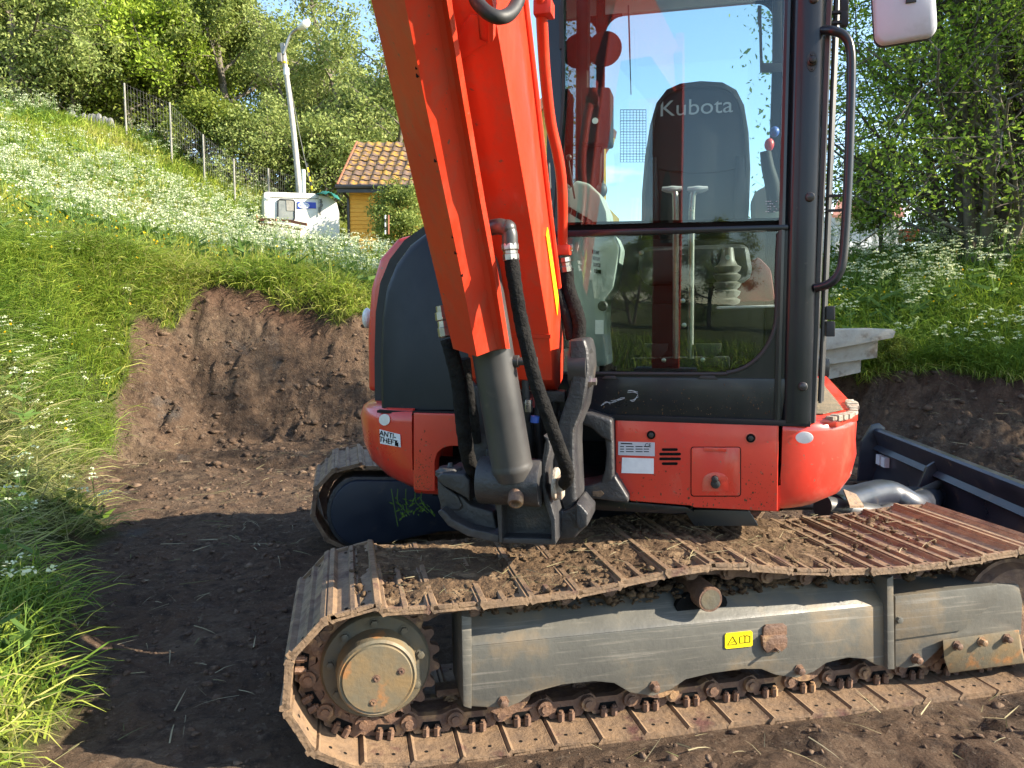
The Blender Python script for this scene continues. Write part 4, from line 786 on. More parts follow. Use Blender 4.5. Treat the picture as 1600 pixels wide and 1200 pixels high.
b = MB(); q = HP(802, 770, -.56); b.lathe(q + HG * .05, (-HG * .8 - Z * .6 + HE * .1), [(0, .026), (.055, .026), (.062, .022), (.062, .016), (.05, .014)], 20); link('grease_plug', b.data('grease_plug', M['link']), CY)
b = MB(); q = fc + HE * .155; b.lathe(q, HE, [(0, .055), (.012, .055), (.015, .05)], 28); b.box(q + HE * .02 - Z * .01, HE * .012, HG * .03, Z * .036); link('pin_keeper', b.data('pin_keeper', M['worn'], bevel=.003), CY)
# ---- swing bracket
def cast(name, px, bf_, th, bev=.014, m='cast'): return P(name, MB().prism(HPL(px, bf_), HG * th), M[m], bevel=bev, seg=3)
# right arm (raised rim + web)
ARM = cast('swing_bracket', [(888, 530), (914, 529), (919, 548), (921, 576), (916, 610), (911, 640), (898, 672), (897, 700), (899, 745), (901, 785), (894, 800), (880, 800), (868, 760), (862, 720), (866, 690), (874, 655), (886, 620), (893, 590), (889, 560)], -.34, .20, .016)
ARM['label'] = 'dark cast swing bracket carrying the boom'
def sub(name, px, bf_, th, bev=.012, m='cast'):
    return link(name, MB().prism(HPL(px, bf_), HG * th).data(name, M[m], bevel=bev, seg=3), ARM)
sub('bracket_arm', [(735, 600), (752, 602), (762, 650), (770, 700), (762, 790), (735, 792), (728, 740), (732, 690)], -.30, .14)
sub('bracket_rim', [(851, 693), (853, 688), (848, 680), (858, 684), (860, 700), (853, 730), (852, 760), (862, 790), (868, 812), (869, 850), (862, 850), (860, 815), (850, 785), (846, 760), (846, 725)], -.47, .16, .01)
sub('lower_plate', [(781, 786), (866, 780), (868, 851), (783, 847)], -.36, .10, .008)
sub('bottom_lip', [(781, 840), (868, 842), (868, 852), (784, 849)], -.42, .12, .006)
sub('centre_rib', [(767, 770), (784, 776), (784, 848), (780, 849), (776, 800)], -.43, .12, .006)
sub('left_shelf', [(683, 800), (700, 822), (730, 838), (780, 849), (780, 836), (735, 826), (707, 812), (690, 795)], -.42, .2, .006)
sub('left_face', [(686, 762), (720, 775), (735, 790), (770, 800), (780, 845), (735, 834), (704, 820), (688, 798)], -.36, .12, .008)
sub('left_lug', [(682, 745), (690, 739), (725, 741), (734, 752), (734, 785), (728, 778), (710, 768), (694, 760), (684, 752)], -.40, .22, .010)
sub('left_web', [(683, 748), (694, 760), (714, 774), (722, 790), (718, 798), (690, 796), (684, 775)], -.37, .14, .006)
b = MB(); q = HP(704, 738, -.33); b.lathe(q - Z * .01, Z, [(0, .055), (.015, .055), (.02, .045), (.03, .04), (.032, .012), (.045, .008)], 22); link('pivot_cap', b.data('pivot_cap', M['cast']), ARM)
sub('cross_block', [(758, 700), (772, 705), (772, 760), (758, 756)], -.32, .18)
sub('right_foot', [(866, 790), (880, 800), (896, 792), (902, 785), (913, 799), (919, 804), (918, 822), (906, 832), (898, 842), (870, 845)], -.36, .20, .012)
sub('foot_block', [(900, 785), (908, 790), (919, 803), (918, 822), (906, 829), (900, 820)], -.40, .12, .008)
# pin boss with cap at the top of the arm
q = HP(914, 572, -.27); b = MB(); b.lathe(q, HE, [(-.05, .075), (.012, .078), (.014, .066), (.022, .062)], 32); link('boom_pin_cap', b.data('boom_pin_cap', M['cyl'], smooth=35), ARM)
b = MB(); q2 = HP(922, 596, -.30); b.lathe(q2, HE, [(-.02, .022), (.006, .022), (.006, .014), (.022, .014), (.023, .01)], 6); link('bolt', b.data('bolt', M['steel']), ARM)
# house-side bracket: upper and lower lugs with the dark opening
LUG = P('pivot_lug', MB().prism(HPL([(906, 645), (916, 643), (956, 656), (957, 692), (940, 684), (922, 668), (908, 664)], -.10), HG * .18), M['cast'], bevel=.012, seg=3)
for nm, px in (('lug_side', [(944, 680), (958, 688), (959, 752), (948, 760), (938, 756), (945, 735), (947, 705)]), ('lug_base', [(900, 762), (925, 758), (950, 750), (960, 742), (982, 778), (982, 786), (960, 784), (930, 780), (902, 790)])):
    link(nm, MB().prism(HPL(px, -.08), HG * .18).data(nm, M['cast'], bevel=.01, seg=3), LUG)
b = MB(); b.prism(HPL([(926, 768), (940, 767), (944, 772), (938, 777), (926, 775)], -.084), HG * .004); link('rust_patch', b.data('rust_patch', M['rust']), LUG)
# ---- hoses
def hose(name, px, r, m='sleeve', n=12, wob=.05, parent=EX, label=None):
    b = MB(); b.tube([HP(x, y, bb) for x, y, bb in px], r, n, 7, wob=wob); o = b.build(name, M[m], parent, smooth=60)
    if label: o['label'] = label
    return o
h1 = hose('hydraulic_hose', [(799, 405, -.74), (804, 440, -.74), (812, 490, -.72), (824, 545, -.70), (838, 600, -.68), (856, 650, -.66), (874, 700, -.62), (886, 735, -.56), (884, 752, -.50), (872, 760, -.40)], .022, label='black fabric-sleeved hose beside the guard')
b = MB(); b.tube([HP(766, 356, -.72), HP(782, 354, -.74), HP(795, 362, -.74), HP(797, 384, -.74)], .0235, 14, 5); b.ball(HP(793, 357, -.74), .026, n=14, m=8); link('elbow_fitting', b.data('elbow_fitting', M['cyl'], smooth=60), h1)
b = MB(); q0 = HP(796.5, 378, -.74); q1 = HP(799, 411, -.74); ax = (q1 - q0); b.lathe(q0, ax, [(0, .021), (.008, .025), (.022, .025), (.026, .021), (.034, .021), (.036, .024), (.052, .024), (.055, .02)], 8); link('hose_nut', b.data('hose_nut', M['steel'], smooth=30), h1)
h2 = hose('hydraulic_hose', [(700, 530, -.52), (708, 560, -.52), (717, 600, -.50), (722, 650, -.48), (727, 690, -.45), (733, 720, -.40), (742, 738, -.36), (755, 742, -.30)], .026, label='black fabric-sleeved hose left of the boom cylinder')
b = MB(); q0 = HP(689, 478, -.52); q1 = HP(700, 545, -.52); b.lathe(q0, q1 - q0, [(0, .018), (.02, .018), (.02, .024), (.045, .025), (.05, .020), (.07, .021), (.072, .024), (.10, .024), (.105, .02)], 8); link('hose_nut', b.data('hose_nut', M['steel'], smooth=30), h2)
b = MB(); b.prism(HPL([(682, 486), (696, 484), (697, 494), (683, 496)], -.50), HG * .03); link('hose_clamp', b.data('hose_clamp', M['black'], bevel=.003), h2)
hose('hydraulic_hose', [(727, 560, -.38), (733, 610, -.36), (740, 650, -.34), (745, 690, -.30)], .018, label='thin dark hose close behind the left sleeve')
hose('hydraulic_hose', [(820, 585, -.28), (822, 620, -.28), (826, 680, -.26), (830, 720, -.22)], .014, 'rubber', wob=0, label='black rubber hose behind the cylinder')
hose('hydraulic_hose', [(842, 620, -.22), (840, 660, -.22), (846, 720, -.2)], .013, 'rubber', wob=0, label='black rubber hose under the boom foot')
hose('hydraulic_hose', [(872, 620, -.15), (866, 650, -.15), (862, 700, -.15)], .013, 'rubber', wob=0, label='black rubber hose beside the bracket arm')
b = MB(); b.box(HP(866, 618, -.2), HE * .045, HG * .03, Z * .020); b.box(HP(825, 636, -.28), HE * .014, HG * .02, Z * .022); P('hose_manifold', b, M['cast'], bevel=.005)
b = MB(); b.box(HP(826, 634, -.31), HE * .011, HG * .012, Z * .022); P('hose_clamp', b, M['steel'], bevel=.003)
b = MB(); b.cyl(HP(836, 650, -.3), HP(835, 660, -.3), .0155, n=12); P('blue_band', b, M['bluehandle'])
b = MB(); b.cyl(HP(690, 730, .22), HP(775, 735, .16), .05, n=20); P('swing_cylinder', b, M['intdark'])
h3 = hose('hydraulic_hose', [(885, 420, -.10), (888, 450, -.10), (898, 480, -.12), (905, 505, -.14), (904, 530, -.15)], .026, label='sleeved hose leading from the red pipe to the bracket')
hose('hydraulic_hose', [(866, 445, -.12), (876, 470, -.12), (886, 500, -.14), (892, 530, -.15)], .018, label='second sleeved hose beside the red pipe')
hose('hydraulic_hose', [(856, 250, -.06), (860, 320, -.06), (866, 400, -.10), (872, 450, -.12)], .009, 'rubber', wob=0, label='thin black hose along the red pipe')
hose('hydraulic_hose', [(738, -20, -1.15), (745, 2, -1.16), (762, 20, -1.17), (782, 27, -1.16), (800, 18, -1.12), (811, -5, -1.08), (814, -30, -1.05)], .0165, 'rubber', 12, 0, label='looping black hose at the top of the boom')
# red pipe along the boom
b = MB(); b.tube([HP(838, -60, -.62), HP(845, 0, -.55), HP(848, 60, -.48), (HP(852, 120, -.42)), HP(860, 190, -.34), HP(871, 240, -.28), HP(877, 280, -.24), HP(879, 330, -.19), HP(879, 385, -.13)], .0185, 14, 6)
RPp = P('boom_pipe', b, M['redboom'], smooth=60); RPp['label'] = 'bent orange pipe running down beside the boom'
b = MB(); b.box(HP(877, 391, -.13), HE * .034, HG * .022, Z * .018); b.box(HP(862, 397, -.13), HE * .02, HG * .014, Z * .022); link('pipe_clamp', b.data('pipe_clamp', M['redboom'], bevel=.004), RPp)
b = MB(); b.lathe(HP(892, 387, -.13), HE, [(0, .013), (.006, .013), (.007, .008)], 10); b.lathe(HP(858, 394, -.16), nH, [(0, .011), (.006, .010)], 8); link('clamp_bolt', b.data('clamp_bolt', M['steel']), RPp)
b = MB(); q0 = HP(882, 402, -.12); q1 = HP(886, 428, -.11); b.lathe(q0, q1 - q0, [(0, .020), (.015, .022), (.02, .018), (.03, .018), (.033, .021), (.052, .021)], 8); link('hose_nut', b.data('hose_nut', M['steel'], smooth=30), RPp)
b = MB(); b.box(HP(850, 15, -.53), HE * .028, HG * .03, Z * .022); b.box(HP(849, 2, -.54), HE * .02, HG * .02, Z * .02); link('pipe_block', b.data('pipe_block', M['redboom'], bevel=.004), RPp)
# =================================================================== GRASS AND FLOWERS
def leaf_mat(name, cols, rough=.6, trans=.35, spec=.25):
    m = bpy.data.materials.new(name); m.use_nodes = True; t = m.node_tree; n = t.nodes; L = t.links; b = n['Principled BSDF']; o = n['Material Output']
    at_ = n.new('ShaderNodeAttribute'); at_.attribute_name = 'tint'
    rp = n.new('ShaderNodeValToRGB'); e = rp.color_ramp.elements
    e[0].position = 0; e[0].color = (*cols[0], 1); e[1].position = 1; e[1].color = (*cols[-1], 1)
    for i, c in enumerate(cols[1:-1]): x = e.new((i + 1) / (len(cols) - 1)); x.color = (*c, 1)
    L.new(at_.outputs['Fac'], rp.inputs[0]); L.new(rp.outputs[0], b.inputs['Base Color'])
    b.inputs['Roughness'].default_value = rough; b.inputs['Specular IOR Level'].default_value = spec
    tl = n.new('ShaderNodeBsdfTranslucent'); L.new(rp.outputs[0], tl.inputs[0]); mx = n.new('ShaderNodeMixShader'); mx.inputs[0].default_value = trans
    L.new(b.outputs[0], mx.inputs[1]); L.new(tl.outputs[0], mx.inputs[2]); L.new(mx.outputs[0], o.inputs[0]); return m
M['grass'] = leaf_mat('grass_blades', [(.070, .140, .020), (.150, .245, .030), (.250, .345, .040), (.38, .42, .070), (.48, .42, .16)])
M['hay'] = leaf_mat('cut_grass', [(.13, .19, .035), (.24, .29, .065), (.33, .34, .11), (.38, .33, .17)], .7, .3)
M['straw'] = leaf_mat('straw', [(.10, .11, .04), (.26, .22, .12), (.40, .35, .22)], .7, .15)
M['parsley'] = leaf_mat('cow_parsley', [(.07, .13, .025), (.12, .20, .04), (.50, .58, .30), (.74, .76, .54)], .6, .3)
M['butter'] = leaf_mat('buttercup', [(.75, .48, .01), (.85, .62, .02)], .5, .3)
def unit(v): return v / np.maximum(np.linalg.norm(v, axis=-1, keepdims=True), 1e-9)
def blades(x, y, L, w, lean_dir=None, lean=.5, curl=.5, tint=None, z=None, zoff=-.01):
    n = len(x); g = gz(x, y) if z is None else z
    root = np.stack([x, y, g + zoff], -1); ang = RNG.uniform(0, 2 * np.pi, n)
    hd = np.stack([np.cos(ang), np.sin(ang), 0 * ang], -1)
    if lean_dir is not None: hd = unit(hd * .75 + np.array(lean_dir)[None, :] if np.ndim(lean_dir) == 1 else hd * .6 + lean_dir)
    L = np.broadcast_to(L, (n,)); w = np.broadcast_to(w, (n,)); ln = np.clip(RNG.normal(lean, .22, n), .02, 30)[:, None]; cu = np.clip(RNG.normal(curl, .25, n), 0, 1.6)[:, None]
    d1 = unit(np.array([0, 0, 1.]) + hd * ln); d2 = unit(d1 + hd * cu - np.array([0, 0, 1.]) * cu * .6); d3 = unit(d2 + hd * cu * .6 - np.array([0, 0, 1.]) * cu * .8)
    side = unit(np.cross(hd, np.array([0, 0, 1.])) + RNG.normal(0, .5, (n, 3))); s = side * w[:, None] * .5; LL = L[:, None]
    m1 = root + d1 * LL * .4; m2 = m1 + d2 * LL * .35; tip = m2 + d3 * LL * .25
    v = np.stack([root - s, root + s, m1 + s * .9, m1 - s * .9, m2 + s * .6, m2 - s * .6, tip + s * .08, tip - s * .08], 1).reshape(-1, 3)
    b0 = (np.arange(n) * 8)[:, None]; f = np.stack([b0 + np.array([[0, 1, 2, 3]]), b0 + np.array([[3, 2, 4, 5]]), b0 + np.array([[5, 4, 6, 7]])], 1).reshape(-1, 4)
    t_ = np.repeat(RNG.uniform(0, 1, n) if tint is None else tint, 8); return v, f, t_
def join(parts):
    V = []; Fc = []; T = []; o = 0
    for v, f, t_ in parts: V.append(v); Fc.append(f + o); T.append(t_); o += len(v)
    return np.concatenate(V), np.concatenate(Fc), np.concatenate(T)
def stuff(name, parts, m, label, cat):
    v, f, t_ = join(parts); o = link(name, np_mesh(name, v, f, m, {'tint': t_}, False)); tag(o, label, cat, kind='stuff'); return o
def sample(n, x0, x1, y0, y1, mask=None, clump=None, px=None):
    """random ground points inside a box where grass grows (and inside the picture's width, with a margin)"""
    X = []; Y = []; c = 0
    while c < n:
        x = RNG.uniform(x0, x1, n * 2); y = RNG.uniform(y0, y1, n * 2); k = np.ones(len(x), bool)
        if px: k &= (x / y * F + 800 > px[0]) & (x / y * F + 800 < px[1])
        x = x[k]; y = y[k]
        if len(x) == 0: continue
        g = ground(x, y)[1]; k = g > RNG.uniform(.25, .9, len(x))
        if mask is not None: k &= mask(x, y)
        if clump: k &= fbm(x * clump[0], y * clump[0], 3, clump[1]) > RNG.uniform(clump[3] if len(clump) > 3 else -.9, clump[2], len(x))
        X.append(x[k]); Y.append(y[k]); c += k.sum()
    return np.concatenate(X)[:n], np.concatenate(Y)[:n]
# A: long uncut grass at the lower left, lying towards the pit
x, y = sample(10000, -4.2, -.9, 1.6, 4.3, clump=(2.2, 2, .5)); n = len(x)
blade_tint = np.clip(.55 + .40 * fbm(x * 1.5, y * 1.5, 2, 3) + RNG.normal(0, .22, n), 0, 1)  # tint varies at random between green and straw
pA = blades(x, y, RNG.uniform(.12, .42, n), RNG.uniform(.004, .010, n), (.30, -.1, 0), .75, .75, blade_tint)
# B: dense tufts on the left bank, shade put into a darker tint
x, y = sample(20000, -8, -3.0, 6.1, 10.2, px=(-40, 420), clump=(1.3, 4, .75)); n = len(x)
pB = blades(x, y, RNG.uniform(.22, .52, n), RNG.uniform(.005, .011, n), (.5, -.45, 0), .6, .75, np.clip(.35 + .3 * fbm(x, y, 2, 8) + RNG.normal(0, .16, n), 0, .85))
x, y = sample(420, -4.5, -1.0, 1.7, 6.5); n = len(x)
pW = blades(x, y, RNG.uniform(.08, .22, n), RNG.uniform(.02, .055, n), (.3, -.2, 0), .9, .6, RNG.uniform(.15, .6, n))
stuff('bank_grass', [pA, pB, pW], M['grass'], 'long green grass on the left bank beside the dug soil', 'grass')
# C: turf overhanging the dug edge (back and right)
x = RNG.uniform(-4.6, 1.5, 40000); y = RNG.uniform(8.2, 10.8, 40000); g = ground(x, y)[1]; k = (g > .3) & (sdist(x, y) < 2.3); x = x[k][:9000]; y = y[k][:9000]; n = len(x)
pC = blades(x, y, RNG.uniform(.22, .55, n), RNG.uniform(.007, .014, n), (.1, -.7, 0), .6, .9, np.clip(.55 + .3 * fbm(x, y, 2, 8) + RNG.normal(0, .18, n), 0, 1))
# D: the meadow on the slope, coarser with distance
pd = []
for y0, y1, cnt, ll, ww in [(9.6, 14, 22000, .45, .013), (14, 20, 22000, .55, .020), (20, 33, 21000, .65, .036)]:
    x, y = sample(cnt, -24, 1, y0, y1, px=(-60, 720)); n = len(x)
    pd.append(blades(x, y, RNG.uniform(.55, 1.15, n) * ll, RNG.uniform(.7, 1.3, n) * ww, (.25, -.2, 0), .35, .5, np.clip(.66 + .42 * fbm(x * .35, y * .35, 3, 18) + RNG.normal(0, .12, n), 0, .95)))
x = RNG.uniform(-4.6, 5.6, 60000); y = RNG.uniform(6.5, 10.6, 60000); g = ground(x, y)[1]; k = (g > .25) & (g < .8) & (x + .45 * y > -.6); x = x[k][:1500]; y = y[k][:1500]; n = len(x)
pR = blades(x, y, RNG.uniform(.25, .6, n), RNG.uniform(.004, .009, n), (.1, -1.2, 0), 1.6, 1.4, RNG.uniform(.2, 1, n))
stuff('meadow_grass', [pC, pR] + pd, M['grass'], 'tall meadow grass covering the slope behind the dug bank', 'grass')
# E: mown pale grass strewn at the left edge and along the bank top
x, y = sample(9500, -5.5, -1.6, 3.5, 6.9); n = len(x)
pE = blades(x, y, RNG.uniform(.15, .42, n), RNG.uniform(.004, .009, n), (.5, -.5, 0), 1.5, .5, RNG.beta(2.6, 1.6, n), zoff=.05)
x = RNG.uniform(-6.0, -1.0, 30000); y = RNG.uniform(8.4, 11.2, 30000); g = ground(x, y)[1]; k = (g > .3) & (sdist(x, y) < 2.8); x = x[k][:5200]; y = y[k][:5200]; n = len(x)
pE2 = blades(x, y, RNG.uniform(.2, .5, n), RNG.uniform(.007, .013, n), (.5, -.4, 0), 1.2, .5, RNG.beta(2, 2.5, n), zoff=.06)
stuff('mown_grass', [pE, pE2], M['hay'], 'pale mown grass lying along the edge of the dug ground', 'grass')
# F: right bank
pf = []
for y0, y1, cnt, ll, ww in [(6.0, 9.5, 15000, .42, .010), (9.5, 15, 15000, .5, .015), (15, 26, 9000, .6, .03)]:
    x, y = sample(cnt, 1.5, 16, y0, y1, px=(1180, 1700)); n = len(x)
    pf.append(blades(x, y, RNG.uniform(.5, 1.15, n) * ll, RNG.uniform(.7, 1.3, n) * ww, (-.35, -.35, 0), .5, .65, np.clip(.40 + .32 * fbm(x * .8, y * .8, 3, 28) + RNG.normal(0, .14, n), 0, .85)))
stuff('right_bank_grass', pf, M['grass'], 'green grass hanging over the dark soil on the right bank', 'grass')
# behind the viewer: meadow seen in the lower windscreen
x, y = sample(9000, -14, 14, -16, -3); n = len(x)
stuff('mown_meadow', [blades(x, y, RNG.uniform(.2, .5, n), RNG.uniform(.02, .04, n), None, .5, .5, np.clip(RNG.normal(.35, .2, n), 0, .8))], M['grass'], 'grass meadow reflected in the lower windscreen', 'grass')
# G: straws and roots strewn on the soil
x = RNG.uniform(-4.0, 5.5, 14000); y = RNG.uniform(1.9, 9.6, 14000); g = ground(x, y)[1]; u_ = (x - T0.x) * TU.x + (y - T0.y) * TU.y; w_ = (x - T0.x) * TW.x + (y - T0.y) * TW.y
k = (g < .4) & ~((u_ > -.95) & (u_ < 2.4) & (w_ > -.03) & (w_ < 3.2)) & (vnoise(x * 1.7, y * 1.7, 4) > RNG.uniform(.1, 1.0, 14000)); x = x[k][:2300]; y = y[k][:2300]; n = len(x)
pG = blades(x, y, RNG.uniform(.03, .20, n), RNG.uniform(.0025, .006, n), None, 16, .05, RNG.uniform(0, 1, n), zoff=.014)
tr_u = RNG.uniform(-.5, 1.7, 260); tr_w = RNG.uniform(.02, .66, 260); PTS = [TV(a, c, 0) for a, c in zip(tr_u, tr_w)]
zz = np.interp(tr_u, [q[0] for q in PATH[:16]], [q[1] for q in PATH[:16]]) + .024
pG2 = blades(np.array([q.x for q in PTS]), np.array([q.y for q in PTS]), RNG.uniform(.03, .12, 260), RNG.uniform(.0016, .003, 260), None, 14, .1, RNG.uniform(.2, .9, 260), z=zz, zoff=.004)
stuff('straw_litter', [pG, pG2], M['straw'], 'loose straws and roots scattered on the bare soil', 'straw')
# cow parsley
def parsley(x, y, h, r, petals, nu, tall=1.0):
    n = len(x); g = gz(x, y); parts = []
    ang = RNG.uniform(0, 2 * np.pi, n); st = np.stack([np.cos(ang), np.sin(ang), 0 * ang], -1) * .12
    base = np.stack([x, y, g - .02], -1); top = base + np.array([0, 0, 1.]) * h[:, None] + st * h[:, None]
    def ribbon(a, c, w, t_):
        s = unit(np.cross(c - a, RNG.normal(0, 1, a.shape))) * w; v = np.stack([a - s, a + s, c + s * .6, c - s * .6], 1).reshape(-1, 3); f = (np.arange(len(a)) * 4)[:, None] + np.arange(4)[None]; return v, f, np.repeat(t_, 4)
    sw = r * .10
    parts.append(ribbon(base, top, sw, RNG.uniform(.15, .35, n)))
    for k in range(nu):
        a2 = RNG.uniform(0, 2 * np.pi, n); o = np.stack([np.cos(a2), np.sin(a2), 0 * a2], -1) * (RNG.uniform(.1, 1, n) * .20 * h)[:, None]
        c = base + (top - base) * RNG.uniform(.86, 1.06, n)[:, None] + o; j = base + (top - base) * RNG.uniform(.55, .75, n)[:, None]
        parts.append(ribbon(j, c, sw * .6, RNG.uniform(.15, .35, n)))
        for q in range(petals):
            a3 = RNG.uniform(0, 2 * np.pi, n); rr = r * np.sqrt(RNG.uniform(0, 1, n)); ctr = c + np.stack([np.cos(a3) * rr, np.sin(a3) * rr, r * .35 - rr * .45], -1)
            s = r * RNG.uniform(.20, .38, n)[:, None]; u1 = unit(RNG.normal(0, 1, (n, 3)) * np.array([1, 1, .45])); u2 = unit(np.cross(u1, RNG.normal(0, .5, (n, 3)) + np.array([0, 0, 1.])))
            v = np.stack([ctr - u1 * s, ctr - u2 * s, ctr + u1 * s, ctr + u2 * s], 1).reshape(-1, 3); f = (np.arange(n) * 4)[:, None] + np.arange(4)[None]; parts.append((v, f, np.repeat(RNG.uniform(.72, 1, n), 4)))
    for k in range(5):                                              # ferny leaves low on the stem
        a2 = RNG.uniform(0, 2 * np.pi, n); o = np.stack([np.cos(a2), np.sin(a2), RNG.uniform(.1, .7, n)], -1) * (RNG.uniform(.12, .26, n) * h)[:, None]; j = base + (top - base) * RNG.uniform(.15, .55, n)[:, None]
        parts.append(ribbon(j, j + o, r * .55, RNG.uniform(0, .3, n)))
    return join(parts)
x, y = sample(620, -14, .5, 9.8, 17, px=(-30, 700), clump=(.6, 3, .3, -.5)); n = len(x); pp = [parsley(x, y, RNG.uniform(.5, .85, n), .045, 6, 7)]
x, y = sample(1000, -22, -1, 16, 31, px=(-30, 690), clump=(.33, 6, .2, -.35)); n = len(x); pp.append(parsley(x, y, RNG.uniform(.45, 1.1, n), .058, 4, 9))
stuff('cow_parsley_meadow', pp, M['parsley'], 'white cow parsley flowering across the meadow slope', 'flowers')
x, y = sample(260, 4, 13, 9.0, 15, px=(1290, 1640), clump=(.9, 3, .3)); n = len(x); pr = [parsley(x, y, RNG.uniform(.5, .95, n), .040, 9, 7)]
x, y = sample(26, 4, 9, 6.8, 8.8, px=(1350, 1620)); n = len(x); pr.append(parsley(x, y, RNG.uniform(.3, .5, n), .03, 12, 4))
x, y = sample(60, -5.5, -1.5, 2.6, 8.5, px=(-30, 260)); n = len(x); stuff('bank_weeds', [parsley(x, y, RNG.uniform(.22, .55, n), .026, 9, 4)], M['parsley'], 'small white-flowered weeds in the grass at the left edge', 'weeds')
stuff('cow_parsley_bank', pr, M['parsley'], 'white cow parsley under the trees on the right bank', 'flowers')
bx, by = sample(160, -9, -2, 5.5, 14, px=(-20, 600)); bx2, by2 = sample(60, 4, 10, 8, 13, px=(1290, 1600)); bx = np.append(bx, bx2); by = np.append(by, by2); n = len(bx)
ctr = np.stack([bx, by, gz(bx, by) + RNG.uniform(.25, .5, n)], -1); pb = []
for k in range(3):
    s = (RNG.uniform(.010, .016, n) * np.clip(by / 9, .8, 1.6))[:, None]; u1 = unit(RNG.normal(0, 1, (n, 3))); u2 = unit(np.cross(u1, RNG.normal(0, 1, (n, 3)))); pb.append((np.stack([ctr - u1 * s, ctr - u2 * s, ctr + u1 * s, ctr + u2 * s], 1).reshape(-1, 3), (np.arange(n) * 4)[:, None] + np.arange(4)[None], np.repeat(RNG.uniform(0, 1, n), 4)))
stuff('buttercups', pb, M['butter'], 'small yellow buttercups dotted through the grass', 'flowers')
# soil clods
def clods(n, xy, s0, s1, zoff, z=None, seed=1):
    base = bmesh.new(); bmesh.ops.create_icosphere(base, subdivisions=1, radius=1); bv = np.array([v.co for v in base.verts]); bf = np.array([[v.index for v in f.verts] for f in base.faces]); base.free()
    x, y = xy; s = s0 * (s1 / s0) ** (RNG.random(n) ** 2.2); zz = (gz(x, y) if z is None else z) + zoff * s
    v = bv[None] * (1 + RNG.normal(0, .30, (n, len(bv), 1))) * s[:, None, None] * np.stack([RNG.uniform(.8, 1.4, n), RNG.uniform(.8, 1.4, n), RNG.uniform(.5, .9, n)], -1)[:, None, :]
    v = v + np.stack([x, y, zz], -1)[:, None, :]; f = (np.arange(n) * len(bv))[:, None, None] + bf[None]; return v.reshape(-1, 3), f.reshape(-1, 3)
x = RNG.uniform(-3.4, 5.2, 26000); y = RNG.uniform(1.7, 9.6, 26000); g = ground(x, y)[1]; u_ = (x - T0.x) * TU.x + (y - T0.y) * TU.y; w_ = (x - T0.x) * TW.x + (y - T0.y) * TW.y
k = (g < .35) & ~((u_ > -.9) & (u_ < 2.35) & (w_ > -.02) & (w_ < 3.1)) & (RNG.random(26000) < np.clip(4.5 / y, .25, 1)); x = x[k][:7500]; y = y[k][:7500]
v, f = clods(len(x), (x, y), .004, np.clip(.006 * y, .022, .055), .0); bx_ = RNG.uniform(-4.6, 5.6, 30000); by_ = RNG.uniform(6.3, 10.4, 30000); sd_ = sdist(bx_, by_); k = (ground(bx_, by_)[1] < .3) & (sd_ > .0) & (sd_ < 1.7) & (vnoise(bx_ * 2.2, by_ * 2.2, 14) > RNG.uniform(.2, .9, 30000)); bx_ = bx_[k][:1100]; by_ = by_[k][:1100]
vb_, fb_ = clods(len(bx_), (bx_, by_), .010, .050, -.45); f = np.concatenate([f, fb_ + len(v)]); v = np.concatenate([v, vb_])
M['clod'] = mat('soil_clod', (.125, .080, .052), (.075, .050, .035), 5, .95, .04, bump=.8, bscale=50, c3=(.18, .125, .085), c3s=7, c3r=(.52, .66), spec=.2)
tag(link('soil_clods', np_mesh('soil_clods', v, f, M['clod'], None, True)), 'crumbs and clods of dark soil on the pit floor', 'soil', kind='stuff')
# mud caked on the track top and on the frame
n = 2600; tu = RNG.uniform(-.62, 1.75, n); tw = np.clip(RNG.beta(1.6, 1.1, n) * .66 + .015, .015, .665); k = vnoise(tu * 5, tw * 7, 3) + .35 * sst(1.5, .3, tu) > RNG.uniform(.25, 1.05, n); tu = tu[k]; tw = tw[k]
PTS = np.array([TV(a, c, 0) for a, c in zip(tu, tw)]); zz = np.interp(tu, [q[0] for q in PATH[:16]], [q[1] for q in PATH[:16]])
v1, f1 = clods(len(tu), (PTS[:, 0], PTS[:, 1]), .004, .016, .25, zz + .010)
n = 1700; tu = RNG.uniform(-.2, 1.9, n); tw = RNG.uniform(.13, .30, n); PTS = np.array([TV(a, c, 0) for a, c in zip(tu, tw)]); v2, f2 = clods(n, (PTS[:, 0], PTS[:, 1]), .005, .020, .3, .36 + np.clip((tw - .06) * .9, 0, .092) + .0)
v = np.concatenate([v1, v2]); f = np.concatenate([f1, f2 + len(v1)])
mu, mw_ = np.meshgrid(np.linspace(-.60, 1.95, 420), np.linspace(.008, .672, 120)); zt_ = np.interp(mu, [q[0] for q in PATH[:16]], [q[1] for q in PATH[:16]])
hm = fbm(mu * 4, mw_ * 4, 4, 81, .6) * .020 + fbm(mu * 26, mw_ * 26, 4, 85, .65) * .010 + .013 - .020 * sst(.9, 1.7, mu) - .016 * np.exp(-(mw_ / .10) ** 2) + .006 * sst(.2, .6, mw_)
hm = np.where(hm < .004, -.012, hm); G3 = np.stack([T0.x + TU.x * mu + TW.x * mw_, T0.y + TU.y * mu + TW.y * mw_, zt_ + hm], -1).reshape(-1, 3); i3 = np.arange(mu.size).reshape(mu.shape)
bed = link('mud_bed', np_mesh('mud_bed', G3, np.stack([i3[:-1, :-1], i3[:-1, 1:], i3[1:, 1:], i3[1:, :-1]], -1).reshape(-1, 4), M['mudm'], None, True), EX); tag(bed, kind='stuff')
mud = link('caked_mud', np_mesh('caked_mud', v, f, M['mudm'], None, True), EX); tag(mud, kind='stuff')
